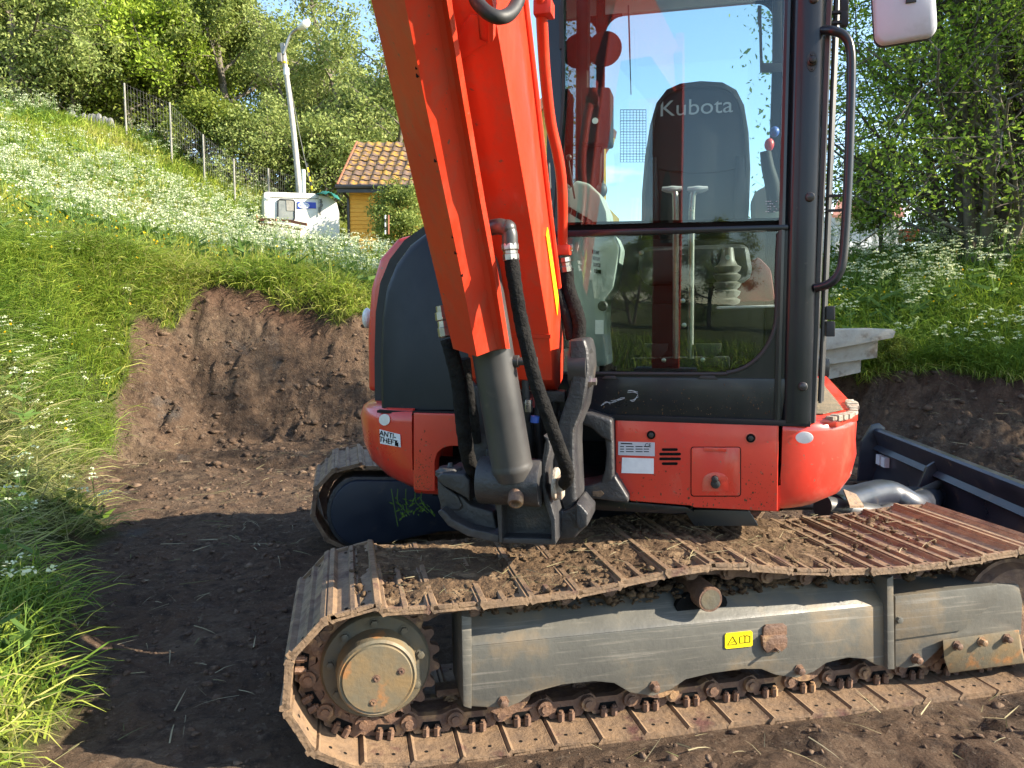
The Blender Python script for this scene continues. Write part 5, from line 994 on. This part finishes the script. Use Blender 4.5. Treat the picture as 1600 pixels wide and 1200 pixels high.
# =================================================================== TREES
M['bark'] = mat('bark', (.11, .095, .075), (.19, .165, .13), 9, .9, .05, bump=.6, bscale=30, spec=.2)
M['barkd'] = mat('dark_bark', (.055, .045, .036), (.10, .085, .065), 9, .9, .05, bump=.6, bscale=30, spec=.2)
LM = {'willow': leaf_mat('willow_leaves', [(.15, .20, .050), (.25, .31, .083), (.36, .39, .13)]), 'maple': leaf_mat('maple_leaves', [(.15, .24, .022), (.27, .37, .034), (.38, .46, .06)]),
      'dark': leaf_mat('dark_leaves', [(.12, .165, .034), (.21, .265, .057), (.31, .34, .09)]), 'rowan': leaf_mat('rowan_leaves', [(.10, .19, .022), (.19, .31, .034), (.30, .41, .06), (.38, .47, .09)], trans=.55), 'yellowish': leaf_mat('shrub_leaves', [(.10, .15, .02), (.17, .22, .03), (.26, .28, .05)])}
def grow(h, crown0, spread, nlimb, r0, seed, stems=1, droop=0.0, levels=3, fan=5):
    rnd = random.Random(seed); segs = []; tips = []
    def branch(p, d, L, r, lev):
        n = 5; pts = [p]; q = p.copy(); dd = d.copy()
        for i in range(n):
            dd = (dd + Vector((rnd.uniform(-.16, .16), rnd.uniform(-.16, .16), rnd.uniform(-.06, .14) - droop * (lev > 0))) * (1.0 if lev else .35)).normalized(); q = q + dd * (L / n); pts.append(q.copy())
        segs.append((pts, r, r * (.42 if lev < levels else .3)))
        if lev >= levels:
            for t in (2, 3, 4, 5): tips.append((pts[t], dd.copy()))
            return
        k = nlimb if lev == 0 else fan - (lev > 1)
        for i in range(k):
            t = crown0 + (1 - crown0) * (i + rnd.random()) / k if lev == 0 else .25 + .75 * (i + rnd.random()) / k
            t = min(t, .999); a = t * n; j = int(a); pp = pts[j].lerp(pts[j + 1], a - j); ax = (pts[j + 1] - pts[j]).normalized()
            th = rnd.uniform(0, 2 * math.pi) if lev else i * 2.4 + rnd.uniform(-.4, .4); s = ax.orthogonal().normalized(); s2 = ax.cross(s); out = s * math.cos(th) + s2 * math.sin(th)
            up = rnd.uniform(.35, .95); nd = (out + ax * up).normalized(); ll = (spread * (1.15 - .75 * ((t - crown0) / (1 - crown0 + 1e-6)) ** 1.5) if lev == 0 else L * rnd.uniform(.42, .68)) * rnd.uniform(.8, 1.15)
            branch(pp, nd, ll, r * (.42 if lev == 0 else .5) * (1.1 - .5 * t), lev + 1)
        if lev == 0: branch(pts[-1], dd, L * .18, r * .35, 2)
    for s in range(stems):
        a = 2 * math.pi * s / max(stems, 1) + rnd.random(); ln = (.0 if stems == 1 else rnd.uniform(.10, .34))
        branch(Vector((math.cos(a) * .12 * (stems > 1), math.sin(a) * .12 * (stems > 1), -.3)), Vector((math.cos(a) * ln + rnd.uniform(-.05, .05), math.sin(a) * ln, 1)).normalized(), h * rnd.uniform(.82, 1.0), r0, 0)
    return segs, tips
def tree_meshes(name, segs, tips, leaf, n_leaf, ls, spread_, barkm, seed, aspect=.55):
    b = MB()
    for pts, ra, rb in segs:
        if ra > .004: b.tube(pts, lambda t: ra + (rb - ra) * t, 8 if ra > .06 else 5, 0)
    tm = b.data('trunk', barkm, smooth=60)
    rg = np.random.default_rng(seed); k = rg.integers(0, len(tips), n_leaf); P_ = np.array([t[0] for t in tips]); c = P_[k] + rg.normal(0, 1, (n_leaf, 3)) * spread_ * np.array([1, 1, .7])
    nrm = unit(rg.normal(0, 1, (n_leaf, 3)) + np.array([0, 0, .7])); u1 = unit(np.cross(nrm, rg.normal(0, 1, (n_leaf, 3)))); u2 = np.cross(nrm, u1); s = (ls * rg.uniform(.6, 1.35, n_leaf))[:, None]
    v = np.stack([c - u1 * s, c + u2 * s * aspect * .9 + nrm * s * .12, c + u1 * s, c - u2 * s * aspect * .9 + nrm * s * .12], 1).reshape(-1, 3); f = (np.arange(n_leaf) * 4)[:, None] + np.arange(4)[None]
    ctint = np.clip(rg.normal(.5, .2, len(tips))[k] + rg.normal(0, .15, n_leaf), 0, 1)
    return tm, np_mesh('crown', v, f, leaf, {'tint': np.repeat(ctint, 4)}, False)
TREES = {}
def kind(key, h, c0, sp, nl, r0, seed, leaf, nleaf, ls, spr, bark='bark', stems=1, droop=0, levels=3, fan=5, aspect=.55):
    sg, tp = grow(h, c0, sp, nl, r0, seed, stems, droop, levels, fan); TREES[key] = tree_meshes(key, sg, tp, LM[leaf], nleaf, ls, spr, M[bark], seed, aspect)
kind('willow', 8.0, .18, 3.2, 10, .20, 1, 'willow', 30000, .085, .26, droop=.03)
kind('maple', 9.0, .20, 2.5, 12, .17, 2, 'maple', 26000, .10, .28, stems=2)
kind('dark', 9.0, .25, 3.4, 11, .24, 3, 'dark', 32000, .085, .26)
kind('shrub', 3.4, .06, 1.7, 9, .07, 4, 'yellowish', 14000, .075, .20, stems=3)
kind('olive', 4.2, .06, 1.9, 9, .08, 5, 'willow', 15000, .075, .22, stems=3)
kind('sparse', 10.0, .22, 2.8, 9, .15, 6, 'willow', 14000, .085, .26, stems=2, droop=.02)
kind('small', 3.6, .25, 1.25, 9, .09, 7, 'dark', 11000, .060, .16, 'barkd')
kind('rowan', 6.4, .12, 2.1, 12, .075, 8, 'rowan', 30000, .036, .17, 'barkd', stems=4)
kind('rowan2', 7.0, .10, 2.3, 12, .085, 9, 'rowan', 32000, .036, .18, 'bark', stems=5)
def tree(name, key, px, Y, label, s=1.0, rz=0, cat='tree', lean=(0, 0), group=None, dz=0):
    x = (px - 800) / F * Y; t = empty(name, (x, Y, gz1(x, Y) + dz)); tag(t, label, cat, group)
    t.rotation_euler = (lean[0], lean[1], rz); t.scale = (s,) * 3
    for nm, me in zip(('trunk', 'crown'), TREES[key]):
        o = bpy.data.objects.new(nm, me); COL.objects.link(o); o.parent = t
    return t
tree('willow_tree', 'willow', 45, 33, 'large pale green willow at the far left edge', 1.0, .4)
tree('willow_tree', 'willow', -70, 36, 'pale green willow cut off by the left picture edge', 1.15, 2.1)
tree('dark_tree', 'dark', 140, 38, 'dark tree between the large willow and the bright maple', .85, .7)
tree('maple_tree', 'maple', 228, 35, 'bright yellow-green maple with pale upright trunks behind the fence', .92, 0)
tree('maple_tree', 'maple', 285, 40, 'tall bright maple right behind the yellow-green one', 1.1, 2.4)
tree('oak_tree', 'dark', 370, 37, 'dark round-crowned tree left of the lamp post', 1.0, 1.2)
tree('shrub', 'shrub', 345, 32, 'bright green round shrub below the dark tree', .95, 0, 'shrub')
tree('olive_shrub', 'olive', 420, 32, 'olive green shrub left of the lamp post foot', .85, 1.0, 'shrub')
tree('olive_shrub', 'olive', 515, 33, 'olive green shrub between lamp post and shed', 1.05, 2.2, 'shrub')
tree('sparse_willow', 'sparse', 492, 36, 'thin willow with pale bare limbs right of the lamp post', .78, .2)
tree('sparse_willow', 'sparse', 590, 35, 'tall thin willow beside the orange guard plate', 1.05, 1.9)
tree('olive_shrub', 'olive', 600, 38, 'olive green shrub behind the shed roof', 1.4, .5, 'shrub')
tree('sparse_willow', 'sparse', 548, 43, 'tall thin willow behind the shed and lamp post', 1.25, 3.3)
tree('small_tree', 'small', 640, 24, 'small dark tree in front of the yellow shed', .8, .3)
for i, (px, Y, k, s, lb) in enumerate([(-30, 48, 'dark', 1.25, 'dark forest tree behind the left willow'), (90, 50, 'maple', 1.3, 'tall forest tree rising behind the left slope'), (190, 50, 'dark', 1.3, 'dark forest tree behind the bright maple'), (330, 52, 'willow', 1.35, 'pale forest tree behind the dark round crown'), (430, 52, 'dark', 1.15, 'dark forest tree behind the lamp post'), (540, 50, 'willow', 1.0, 'pale forest tree behind the thin willows'), (655, 46, 'willow', 1.0, 'pale tree behind the boom')]):
    tree('forest_tree', k, px, Y, lb, s, i * 1.1, group='trees of the wood behind the meadow')
for i, (px, Y) in enumerate([(60, 34.5), (130, 34), (185, 36), (255, 37), (450, 36), (560, 37)]):
    tree('undergrowth_shrub', 'olive' if i % 2 else 'shrub', px, Y, ['low shrub under the left willow', 'low shrub beside the grey wall on the slope', 'low shrub at the maple foot', 'low shrub behind the fence posts', 'low shrub behind the lamp post', 'low shrub behind the shed'][i], .9 + .2 * (i % 3), i, 'shrub', group='undergrowth at the wood edge')
tree('rowan_tree', 'rowan', 1512, 11.5, 'many-stemmed green tree right of the grab rail', 1.0, .3)
tree('rowan_tree', 'rowan2', 1530, 11.2, 'leafy tree with pale trunk below the wing mirror', 1.0, 1.0)
tree('rowan_tree', 'rowan', 1660, 11.0, 'dense green tree at the right picture edge', 1.05, 2.5)
tree('rowan_tree', 'rowan2', 1610, 15, 'tree in the second row at the right edge', 1.1, 4.1)
tree('rowan_tree', 'rowan2', 2750, 6.5, 'tree just beyond the right picture edge shading the bank', .95, 1.3)
for i, (x_, y_, k_, s_) in enumerate([(-22, -33, 'willow', .62), (-16.5, -31, 'dark', .55), (-12, -33, 'maple', .55), (-7.5, -31, 'willow', .58), (-3, -33, 'dark', .55), (2.5, -32, 'maple', .58)]):
    tree('hedge_tree', k_, 800 + x_ / y_ * F, y_, ['pale willow at the far end', 'dark tree next to the end willow', 'bright maple in the middle', 'pale willow right of the bright maple', 'dark tree near the close end', 'bright maple at the close end'][i] + ' of the tree row mirrored in the windscreen', s_, i * 1.3, group='tree row mirrored in the windscreen')
tree('dark_shrub', 'olive', 1560, 13.0, 'dense low shrub under the right trees', .62, .6, 'shrub')
tree('dark_shrub', 'small', 1372, 14, 'dark bush in front of the far white house', .55, .6, 'shrub')
tree('soil_shrub', 'shrub', 1392, 8.6, 'small green shrub beside the pile of planks', .13, .6, 'shrub', dz=-.05)
# =================================================================== THINGS IN THE BACKGROUND
M['galv'] = mat('weathered_pole_wood', (.42, .40, .36), (.32, .30, .27), 6, .8, .05, bump=.2, bscale=30)
M['post'] = mat('grey_post', (.30, .285, .25), (.22, .21, .18), 8, .8)
M['wire'] = mat('wire_grey', (.16, .16, .15), None, 8, .6)
M['trailer'] = mat('trailer_white', (.72, .69, .62), (.64, .61, .54), 2.5, .5, .08, c3=(.42, .38, .30), c3s=2, c3r=(.56, .75))
M['sign'] = mat('sign_blue', (.010, .045, .42), None, 5, .4)
M['tarp'] = mat('green_tarp', (.012, .13, .10), (.02, .18, .14), 6, .5)
M['rustbar'] = mat('rusty_orange_bar', (.34, .12, .06), (.26, .10, .05), 10, .7)
M['yellowwall'] = mat('yellow_boards', (.58, .31, .035), (.50, .26, .03), 4, .7, .05)
M['tile'] = mat('lichen_tile', (.17, .105, .075), (.11, .075, .055), 6, .9, .05, c3=(.34, .19, .03), c3s=4.2, c3r=(.47, .60), bump=.4, bscale=30)
M['gutter'] = mat('black_gutter', (.02, .022, .025), None, 5, .4)
M['plank'] = mat('weathered_white_plank', (.42, .39, .33), (.30, .27, .22), 5, .8, .06, bump=.3, bscale=30, c3=(.17, .13, .09), c3s=5, c3r=(.58, .70))
M['dglass'] = mat('dull_window', (.16, .17, .16), (.24, .25, .23), 4, .3)
M['yelhouse'] = mat('yellow_house_wall', (.66, .44, .10), None, 3, .7)
M['whitewall'] = mat('white_house_wall', (.66, .66, .66), None, 3, .7)
M['roofred'] = mat('red_brown_roof', (.30, .13, .09), (.22, .10, .07), 6, .8)
def YP(px, py, Y): return ony(px, py, Y)
YV = Vector((0, 1, 0)); XV = Vector((1, 0, 0))
# ---- lamp post
lp0 = YP(471, 304, 27); lp = tag(empty('lamp_post', lp0), 'leaning pale wooden lamp post with curved arm behind the white trailer', 'lamp post')
b = MB(); b.tube([lp0 - Z * .8, YP(458, 200, 27), YP(441, 68, 27)], lambda t: .105 - .025 * t, 12, 6); link('pole', b.data('pole', M['galv'], smooth=60), lp)
b = MB(); b.tube([YP(443, 84, 26.9), YP(447, 72, 26.9), YP(454, 54, 26.9), YP(467, 43, 26.9)], .05, 8, 5); link('lamp_arm', b.data('lamp_arm', M['steel']), lp)
b = MB(); d = (YP(484, 34, 26.9) - YP(466, 44, 26.9)); b.loft([[YP(466, 44, 26.9) + d * t + Vector((0, math.cos(a) * w * 1.2, math.sin(a) * w * .8)) for a in [i * math.pi / 5 for i in range(10)]] for t, w in [(-.05, .05), (.1, .12), (.5, .17), (.9, .15), (1.02, .05)]]); link('lamp_head', b.data('lamp_head', M['reflector'], smooth=60), lp)
b = MB(); b.box(YP(437, 90, 26.85), XV * .07, YV * .08, Z * .14); link('junction_box', b.data('junction_box', M['wire'], bevel=.01), lp)
for y, hgt in ((98, .03), (112, .12)):
    b = MB(); q = YP(445.5 + (y - 98) * .13, y, 27); b.lathe(q, Z, [(-hgt, .098), (hgt, .095)], 14); link('band', b.data('band', M['yellow'] if y == 98 else M['reflector']), lp)
gw = tag(empty('guy_wire', YP(488, 300, 27.4)), 'thin guy wire with yellow and black marker sleeve beside the lamp post', 'wire'); b = MB(); b.tube([YP(488, 302, 27.4), YP(467, 205, 27.1), YP(446, 90, 27)], .012, 5, 2); link('wire', b.data('wire', M['wire']), gw)
for i in range(6):
    b = MB(); b.cyl(YP(488 - i * 1.55, 298 - i * 7.2, 27.36), YP(488 - (i + 1) * 1.55, 298 - (i + 1) * 7.2, 27.36), .035, n=8); link('marker_sleeve', b.data('marker_sleeve', M['yellow'] if i % 2 == 0 else M['gutter']), gw)
b = MB(); b.cyl(YP(475, 305, 26.5), YP(474, 265, 26.5), .065, n=10); tag(b.build('white_post', M['reflector']), 'short white post standing right beside the lamp post', 'post')
q = YP(165, 160, 36.5); b = MB(); b.cyl(q - Z * 1.5, YP(164, -60, 36.5), .16, .12, n=10); tag(b.build('utility_pole', M['galv']), 'pale utility pole showing among the trees at the top left', 'utility pole')
# ---- fence
FX = [(194, 130, 30.5), (265, 160, 29.5), (317, 210, 29), (365, 248, 28.5), (419, 263, 27.5), (463, 276, 27.2)]
fe = tag(empty('wire_fence', YP(317, 262, 29)), 'wire fence on grey posts running down the slope at the wood edge', 'fence'); tops = []; bots = []
for px, py, Y in FX:
    t_ = YP(px, py, Y); g_ = gz1(t_.x, t_.y); b = MB(); b.cyl(Vector((t_.x, t_.y, min(g_, t_.z - 1.2) - .2)), t_, .038, .035, n=8); link('post', b.data('post', M['post']), fe); tops.append(t_); bots.append(Vector((t_.x, t_.y, max(g_, t_.z - 1.3))))
b = MB()
for i in range(len(tops) - 1):
    for k in range(5):
        f_ = k / 5; b.cyl(tops[i].lerp(bots[i], f_ + .03), tops[i + 1].lerp(bots[i + 1], f_ + .03), .003, n=3)
    for k in range(14):
        f_ = k / 14; b.cyl(tops[i].lerp(tops[i + 1], f_), bots[i].lerp(bots[i + 1], f_), .0022, n=3)
tag(link('wire_netting', b.data('wire_netting', M['wire'], smooth=0), fe), kind='stuff')
# grey rubble wall on the slope
b = MB(); random.seed(5)
rw = tag(empty('stone_wall', YP(145, 160, 31.5)), 'low grey stone wall half hidden on the slope by the trees', 'wall')
for i in range(14):
    for j in range(2):
        q = YP(112 + i * 4.6, 165 - j * 5 + i * .3, 31.5); q.z = gz1(q.x, q.y) + .35 + j * .13; b = MB(); b.ball(q, random.uniform(.10, .18), .14, random.uniform(.10, .30), 7, 5); link('stone', b.data('stone', M['wire'], smooth=0), rw)
# ---- white trailer
TY = 24
t0 = YP(470, 365, TY); tr = tag(empty('white_trailer', t0), 'dirty white box trailer with window and blue sign in the meadow', 'trailer')
b = MB(); b.prism([YP(x, y, TY) for x, y in [(415, 303), (420, 302), (492, 301), (497, 306), (497, 372), (416, 372)]], YV * 2.0); bd = link('body', b.data('body', M['trailer'], bevel=.04, seg=2), tr)
b = MB(); b.loft([[YP(x, y, TY + .02 + o) for x, y in [(497, 303), (515, 305), (526, 314), (530, 330), (531, 372), (497, 372)]] for o in (0, 2.0)]); link('front_cowl', b.data('front_cowl', M['trailer'], bevel=.05, seg=2), tr)
b = MB(); b.prism([YP(x, y, TY - .03) for x, y in rrect(435, 313, 460, 345, 4, 3)], YV * .02); wn_ = link('window', b.data('window', M['dglass']), tr)
b = MB(); b.tube([YP(x, y, TY - .035) for x, y in rrect(435, 313, 460, 345, 4, 3) + [(456, 313)]], .022, 6, 0); link('window_frame', b.data('window_frame', M['gutter']), tr)
b = MB(); b.prism([YP(x, y, TY - .045) for x, y in [(447, 314), (459, 314), (459, 330), (448, 330)]], YV * .01); link('curtain', b.data('curtain', M['post'], smooth=0), tr)
b = MB(); b.prism([YP(x, y, TY - .025) for x, y in [(464.5, 315.5), (492.5, 315), (493, 324.5), (464.5, 326)]], YV * .02); sg = link('sign', b.data('sign', M['sign']), tr)
b = MB(); b.prism([YP(x, y, TY - .032) for x, y in arc(473.8, 320.6, 8.8, 0, 360, 20, 4.9)[:-1]], YV * .005); link('sign_oval', b.data('sign_oval', M['white']), tr)
place_text('sign_letters', 'SEIZO', .115, YP(473.8, 320.6, TY - .036), XV, -YV, M['sign'], tr, .92)
b = MB(); b.prism([YP(x, y, TY - .02) for x, y in [(420, 309.5), (495, 308.5), (495, 309.6), (420, 310.6)]], YV * .03); link('trim_rail', b.data('trim_rail', M['post']), tr)
b = MB(); b.tube([YP(499, 310, TY - .05), YP(500, 318, TY - .07), YP(498, 326, TY - .05), YP(499, 335, TY - .05)], .04, 6, 4, wob=.4); link('torn_seal', b.data('torn_seal', M['wire']), tr)
b = MB(); b.prism([YP(x, y, TY - .04) for x, y in [(417, 310), (423, 310), (423, 314), (417, 314)]], YV * .04); link('side_lamp', b.data('side_lamp', M['white'], bevel=.01), tr)
for x in (432, 512):
    b = MB(); q = YP(x, 376, TY + .3); b.lathe(q, YV, [(0, .1), (0, .3), (.18, .3), (.18, .1)], 20); link('wheel', b.data('wheel', M['rubber']), tr)
tp0 = YP(515, 305, TY + .3); b = MB(); rows = []
for i in range(9):
    r_ = []
    for j in range(7):
        px = 495 + i * 4.6; r_.append(YP(px, 303 + max(0, i - 3) ** 1.5 * .9 - (2.4 + 3 * math.sin(i * 1.7 + j)) * (1 if 1 < i < 8 else .3), TY - .1 + j * .25))
    rows.append(r_)
b.loft(rows, closed=False, caps=False); o = b.build('green_tarp', M['tarp'], smooth=70); sm = o.modifiers.new('thick', 'SOLIDIFY'); sm.thickness = .02; tag(o, 'crumpled dark green tarpaulin on the trailer roof', 'tarpaulin')
tr.rotation_euler = (0, 0, R(20))
rt = tag(empty('rusty_rack', YP(450, 360, 22.5)), 'rusty orange metal rack lying in the flowers before the trailer', 'rack')
for p_, q_ in [((392, 342), (432, 344)), ((388, 349), (452, 354)), ((440, 343), (480, 351)), ((425, 350), (470, 358)), ((402, 336), (398, 352))]:
    b = MB(); a_ = YP(*p_, 22.5); c_ = YP(*q_, 22.3); d_ = (c_ - a_); b.box((a_ + c_) / 2, d_ / 2, YV * .04, Z * .04); link('bar', b.data('bar', M['rustbar']), rt)
# ---- yellow shed
SY = 27; sh = tag(empty('yellow_shed', YP(590, 372, SY)), 'yellow wooden shed with lichen-covered tile roof', 'shed')
w0 = YP(546, 292, SY); w1 = YP(700, 292, SY); zb_ = w0.z - 2.4
b = MB(); b.prism([Vector((w0.x, SY + .0, zb_)), Vector((w1.x, SY, zb_)), Vector((w1.x, SY, w0.z)), Vector((w0.x, SY, w0.z))], YV * 3.2); wl = link('wall', b.data('wall', M['yellowwall']), sh)
for i in range(16):
    z_ = w0.z - .09 - i * .14; b = MB(); b.prism([Vector((w0.x - .01, SY - .035, z_ - .07)), Vector((w0.x - .01, SY - .012, z_ + .062)), Vector((w0.x - .01, SY + .01, z_ + .062)), Vector((w0.x - .01, SY + .01, z_ - .07))], XV * (w1.x - w0.x + .02)); link('board', b.data('board', M['yellowwall'], smooth=0), wl)
e0 = YP(527, 291, SY - .5); r0_ = YP(558, 224, SY + 1.35); e1 = YP(720, 291, SY - .5)
b = MB(); rid = Vector((r0_.x, r0_.y, r0_.z)); b.prism([e0, e1, Vector((e1.x, rid.y, rid.z)), rid], Z * -.10); rf = link('roof', b.data('roof', M['tile']), sh)
b = MB(); b.prism([Vector((rid.x, rid.y, rid.z)), Vector((e1.x, rid.y, rid.z)), Vector((e1.x, rid.y + 1.9, e0.z)), Vector((e0.x, rid.y + 1.9, e0.z))], Z * -.10); link('roof_back', b.data('roof_back', M['tile']), sh)
b = MB(); sl = (rid - e0); tw_ = .34; rows_ = 9; prof = [(0, 0), (.05, .03), (.11, .05), (.17, .03), (.23, .005), (.29, .0), (.34, .01)]
dirs = Vector((0, sl.y, sl.z)).normalized(); rl_ = Vector((0, sl.y, sl.z)).length; nn_ = XV.cross(dirs); rowl = rl_ / rows_
b.prism([XV * x + nn_ * (z + .03) for x, z in prof] + [XV * x + nn_ * (z + .01) for x, z in prof[::-1]], dirs * (rowl * 1.1)); b.v = [tuple(Vector(v_) - nn_ * (.028 * (Vector(v_).dot(dirs) / rowl))) for v_ in b.v]; TILE = b.data('roof_tile', M['tile'], smooth=40)
for r__ in range(rows_):
    x0 = e0.x + sl.x * r__ / rows_
    for c__ in range(9):
        q = Vector((x0 + c__ * tw_, e0.y, e0.z)) + dirs * (rowl * r__) + nn_ * .012 + XV * random.uniform(-.01, .01); link('roof_tile', TILE, rf, Matrix.Translation(q) @ Matrix.Rotation(random.uniform(-.05, .05), 4, 'Y') @ Matrix.Rotation(random.uniform(-.03, .03), 4, 'Z'))
b = MB(); b.tube([e0 + Vector((-.05, -.06, -.02)), e1 + Vector((0, -.06, -.02))], .07, 8, 0); b.box((e0 + e1) / 2 + Vector((0, .02, -.12)), XV * ((e1.x - e0.x) / 2), YV * .03, Z * .09); link('gutter', b.data('gutter', M['gutter']), sh)
b = MB(); b.tube([YP(536, 296, SY - .45), YP(538, 302, SY - .3), YP(543, 308, SY - .1), YP(544, 318, SY - .06), YP(545, 372, SY - .06)], .05, 8, 4); link('downpipe', b.data('downpipe', M['gutter']), sh)
b = MB(); b.tube([e0 + Vector((.0, 0, .06)), rid + Vector((0, 0, .06))], .04, 6, 0); link('barge_board', b.data('barge_board', M['rustbar']), sh)
# marker stakes by the shed
for px, lb, mm in ((602, 'white and black striped marker stake before the shed', 'reflector'), (607, 'thin orange stake beside the striped marker stake', 'rustbar')):
    st = tag(empty('marker_stake', YP(px, 366, 20)), lb, 'stake')
    for i in range(5): b = MB(); b.cyl(YP(px, 366 - i * 6, 20), YP(px, 366 - (i + 1) * 6, 20), .022, n=8); link('segment', b.data('segment', M[mm] if i % 2 == 0 or mm == 'rustbar' else M['gutter']), st)
# ---- yellow house behind the cab
HY = 34; yh = tag(empty('yellow_house', YP(900, 440, HY)), 'yellow house glimpsed through the rear cab window', 'house')
b = MB(); b.prism([YP(x, y, HY) for x, y in [(820, 440), (820, 190), (880, 130), (947, 200), (947, 440)]], YV * 6); link('wall', b.data('wall', M['yelhouse']), yh)
b = MB(); b.prism([YP(x, y, HY - .6) for x, y in [(876, 120), (882, 120), (964, 206), (962, 216), (880, 136), (800, 216), (797, 206)]], YV * 7.2); link('roof', b.data('roof', M['roofred']), yh)
b = MB(); b.prism([YP(x, y, HY - .65) for x, y in [(880, 137), (961, 217), (959, 226), (880, 147)]], YV * .08); link('barge_board', b.data('barge_board', M['yelhouse']), yh)
b = MB(); b.prism([YP(x, y, HY - 1.5) for x, y in [(880, 310), (945, 318), (968, 342), (966, 352), (880, 352)]], YV * 1.6); link('porch_roof', b.data('porch_roof', M['yelhouse']), yh)
b = MB(); b.prism([YP(x, y, HY - .02) for x, y in [(929, 240), (943, 240), (943, 310), (929, 310)]], YV * .02); w_ = link('window', b.data('window', M['whitewall']), yh)
# ---- far white house on the right
wh = tag(empty('white_house', YP(1345, 372, 48)), 'white house with reddish roof far behind the right trees', 'house')
b = MB(); b.prism([YP(x, y, 48) for x, y in [(1305, 420), (1305, 334), (1410, 334), (1410, 420)]], YV * 6); link('wall', b.data('wall', M['whitewall']), wh)
b = MB(); b.prism([YP(1300, 336, 47.5), YP(1415, 336, 47.5), YP(1405, 312, 51), YP(1310, 312, 51)], Z * -.15); link('roof', b.data('roof', M['roofred']), wh)
for x in (1345, 1385): b = MB(); b.prism([YP(px, py, 47.96) for px, py in [(x, 342), (x + 12, 342), (x + 12, 358), (x, 358)]], YV * .03); link('window', b.data('window', M['dglass']), wh)
# ---- red garden chair and crate in the flowers
CY_ = 13.2; c0 = YP(1578, 392, CY_); ch = tag(empty('garden_chair', c0), 'red garden chair among the flowers at the right edge', 'chair')
b = MB(); b.loft([[c0 + Vector((-.18 + x, .05 + z * .25, .40 + z)) for x in (0, .36)] + [c0 + Vector((-.18 + x, .08 + z * .25, .40 + z)) for x in (.36, 0)] for z in (0, .2, .42)]); link('backrest', b.data('backrest', M['redhandle'], bevel=.01), ch)
b = MB(); b.box(c0 + Vector((0, -.16, .40)), XV * .2, YV * .2, Z * .02); link('seat', b.data('seat', M['redhandle'], bevel=.01), ch)
for sx in (-.17, .17):
    for sy in (-.32, .02): b = MB(); b.cyl(c0 + Vector((sx, sy, .40)), c0 + Vector((sx * 1.1, sy, -.1)), .018, n=8); link('leg', b.data('leg', M['redhandle']), ch)
c1_ = YP(1420, 372, 17); b = MB(); b.box(c1_ + Z * .05, XV * .16, YV * .16, Z * .14); o = b.build('red_crate', M['redhandle'], bevel=.02); tag(o, 'small red crate in front of the far white house', 'crate')
# ---- planks piled on the bank beside the cab
PY = 8.0
pk = [('upper slab', [(1262, 516), (1393, 514), (1400, 518), (1396, 528), (1286, 548), (1262, 548)], 0, 'weathered white slab on top of the plank pile', .55), ('mid', [(1262, 548), (1372, 531), (1371, 559), (1262, 574)], .12, 'thick weathered beam in the middle of the plank pile', .4), ('low', [(1262, 574), (1346, 562), (1345, 582), (1262, 600)], .22, 'dark lowest beam of the plank pile', .4)]
for nm, px, dy_, lb, dp in pk:
    b = MB(); b.prism([YP(x, y, PY + dy_) for x, y in px], YV * dp); o = b.build('plank', M['plank'], bevel=.008); tag(o, lb, 'plank', 'planks piled beside the cab')
# weed hanging from the red corner
b = MB(); wd = []
for i in range(5):
    x0 = 610 + i * 12 + random.uniform(-3, 3); p_ = [HP(x0, 764, .02), HP(x0 + random.uniform(-4, 8), 785, .0), HP(x0 + random.uniform(0, 22), 800 + random.uniform(0, 25), .0)]; b.tube(p_, .0022, 4, 4)
    if i in (1, 3):
        for k in range(26):
            q = p_[1].lerp(p_[2], random.random()) + Vector((random.uniform(-.035, .035), random.uniform(-.02, .02), random.uniform(-.03, .03))); d_ = Vector((random.uniform(-1, 1), random.uniform(-1, 1), random.uniform(-1, .4))) * .012; s_ = d_.cross(Vector((.3, 1, .2))).normalized() * .004; b.add([q - d_, q + s_, q + d_, q - s_], [(0, 1, 2, 3)])
me = b.data('weed_sprig', M['grass']); at_ = me.attributes.new('tint', 'FLOAT', 'POINT'); at_.data.foreach_set('value', [.0] * len(me.vertices)); tag(link('weed_sprig', me), 'sprig of weed dangling below the left red corner', 'plant')
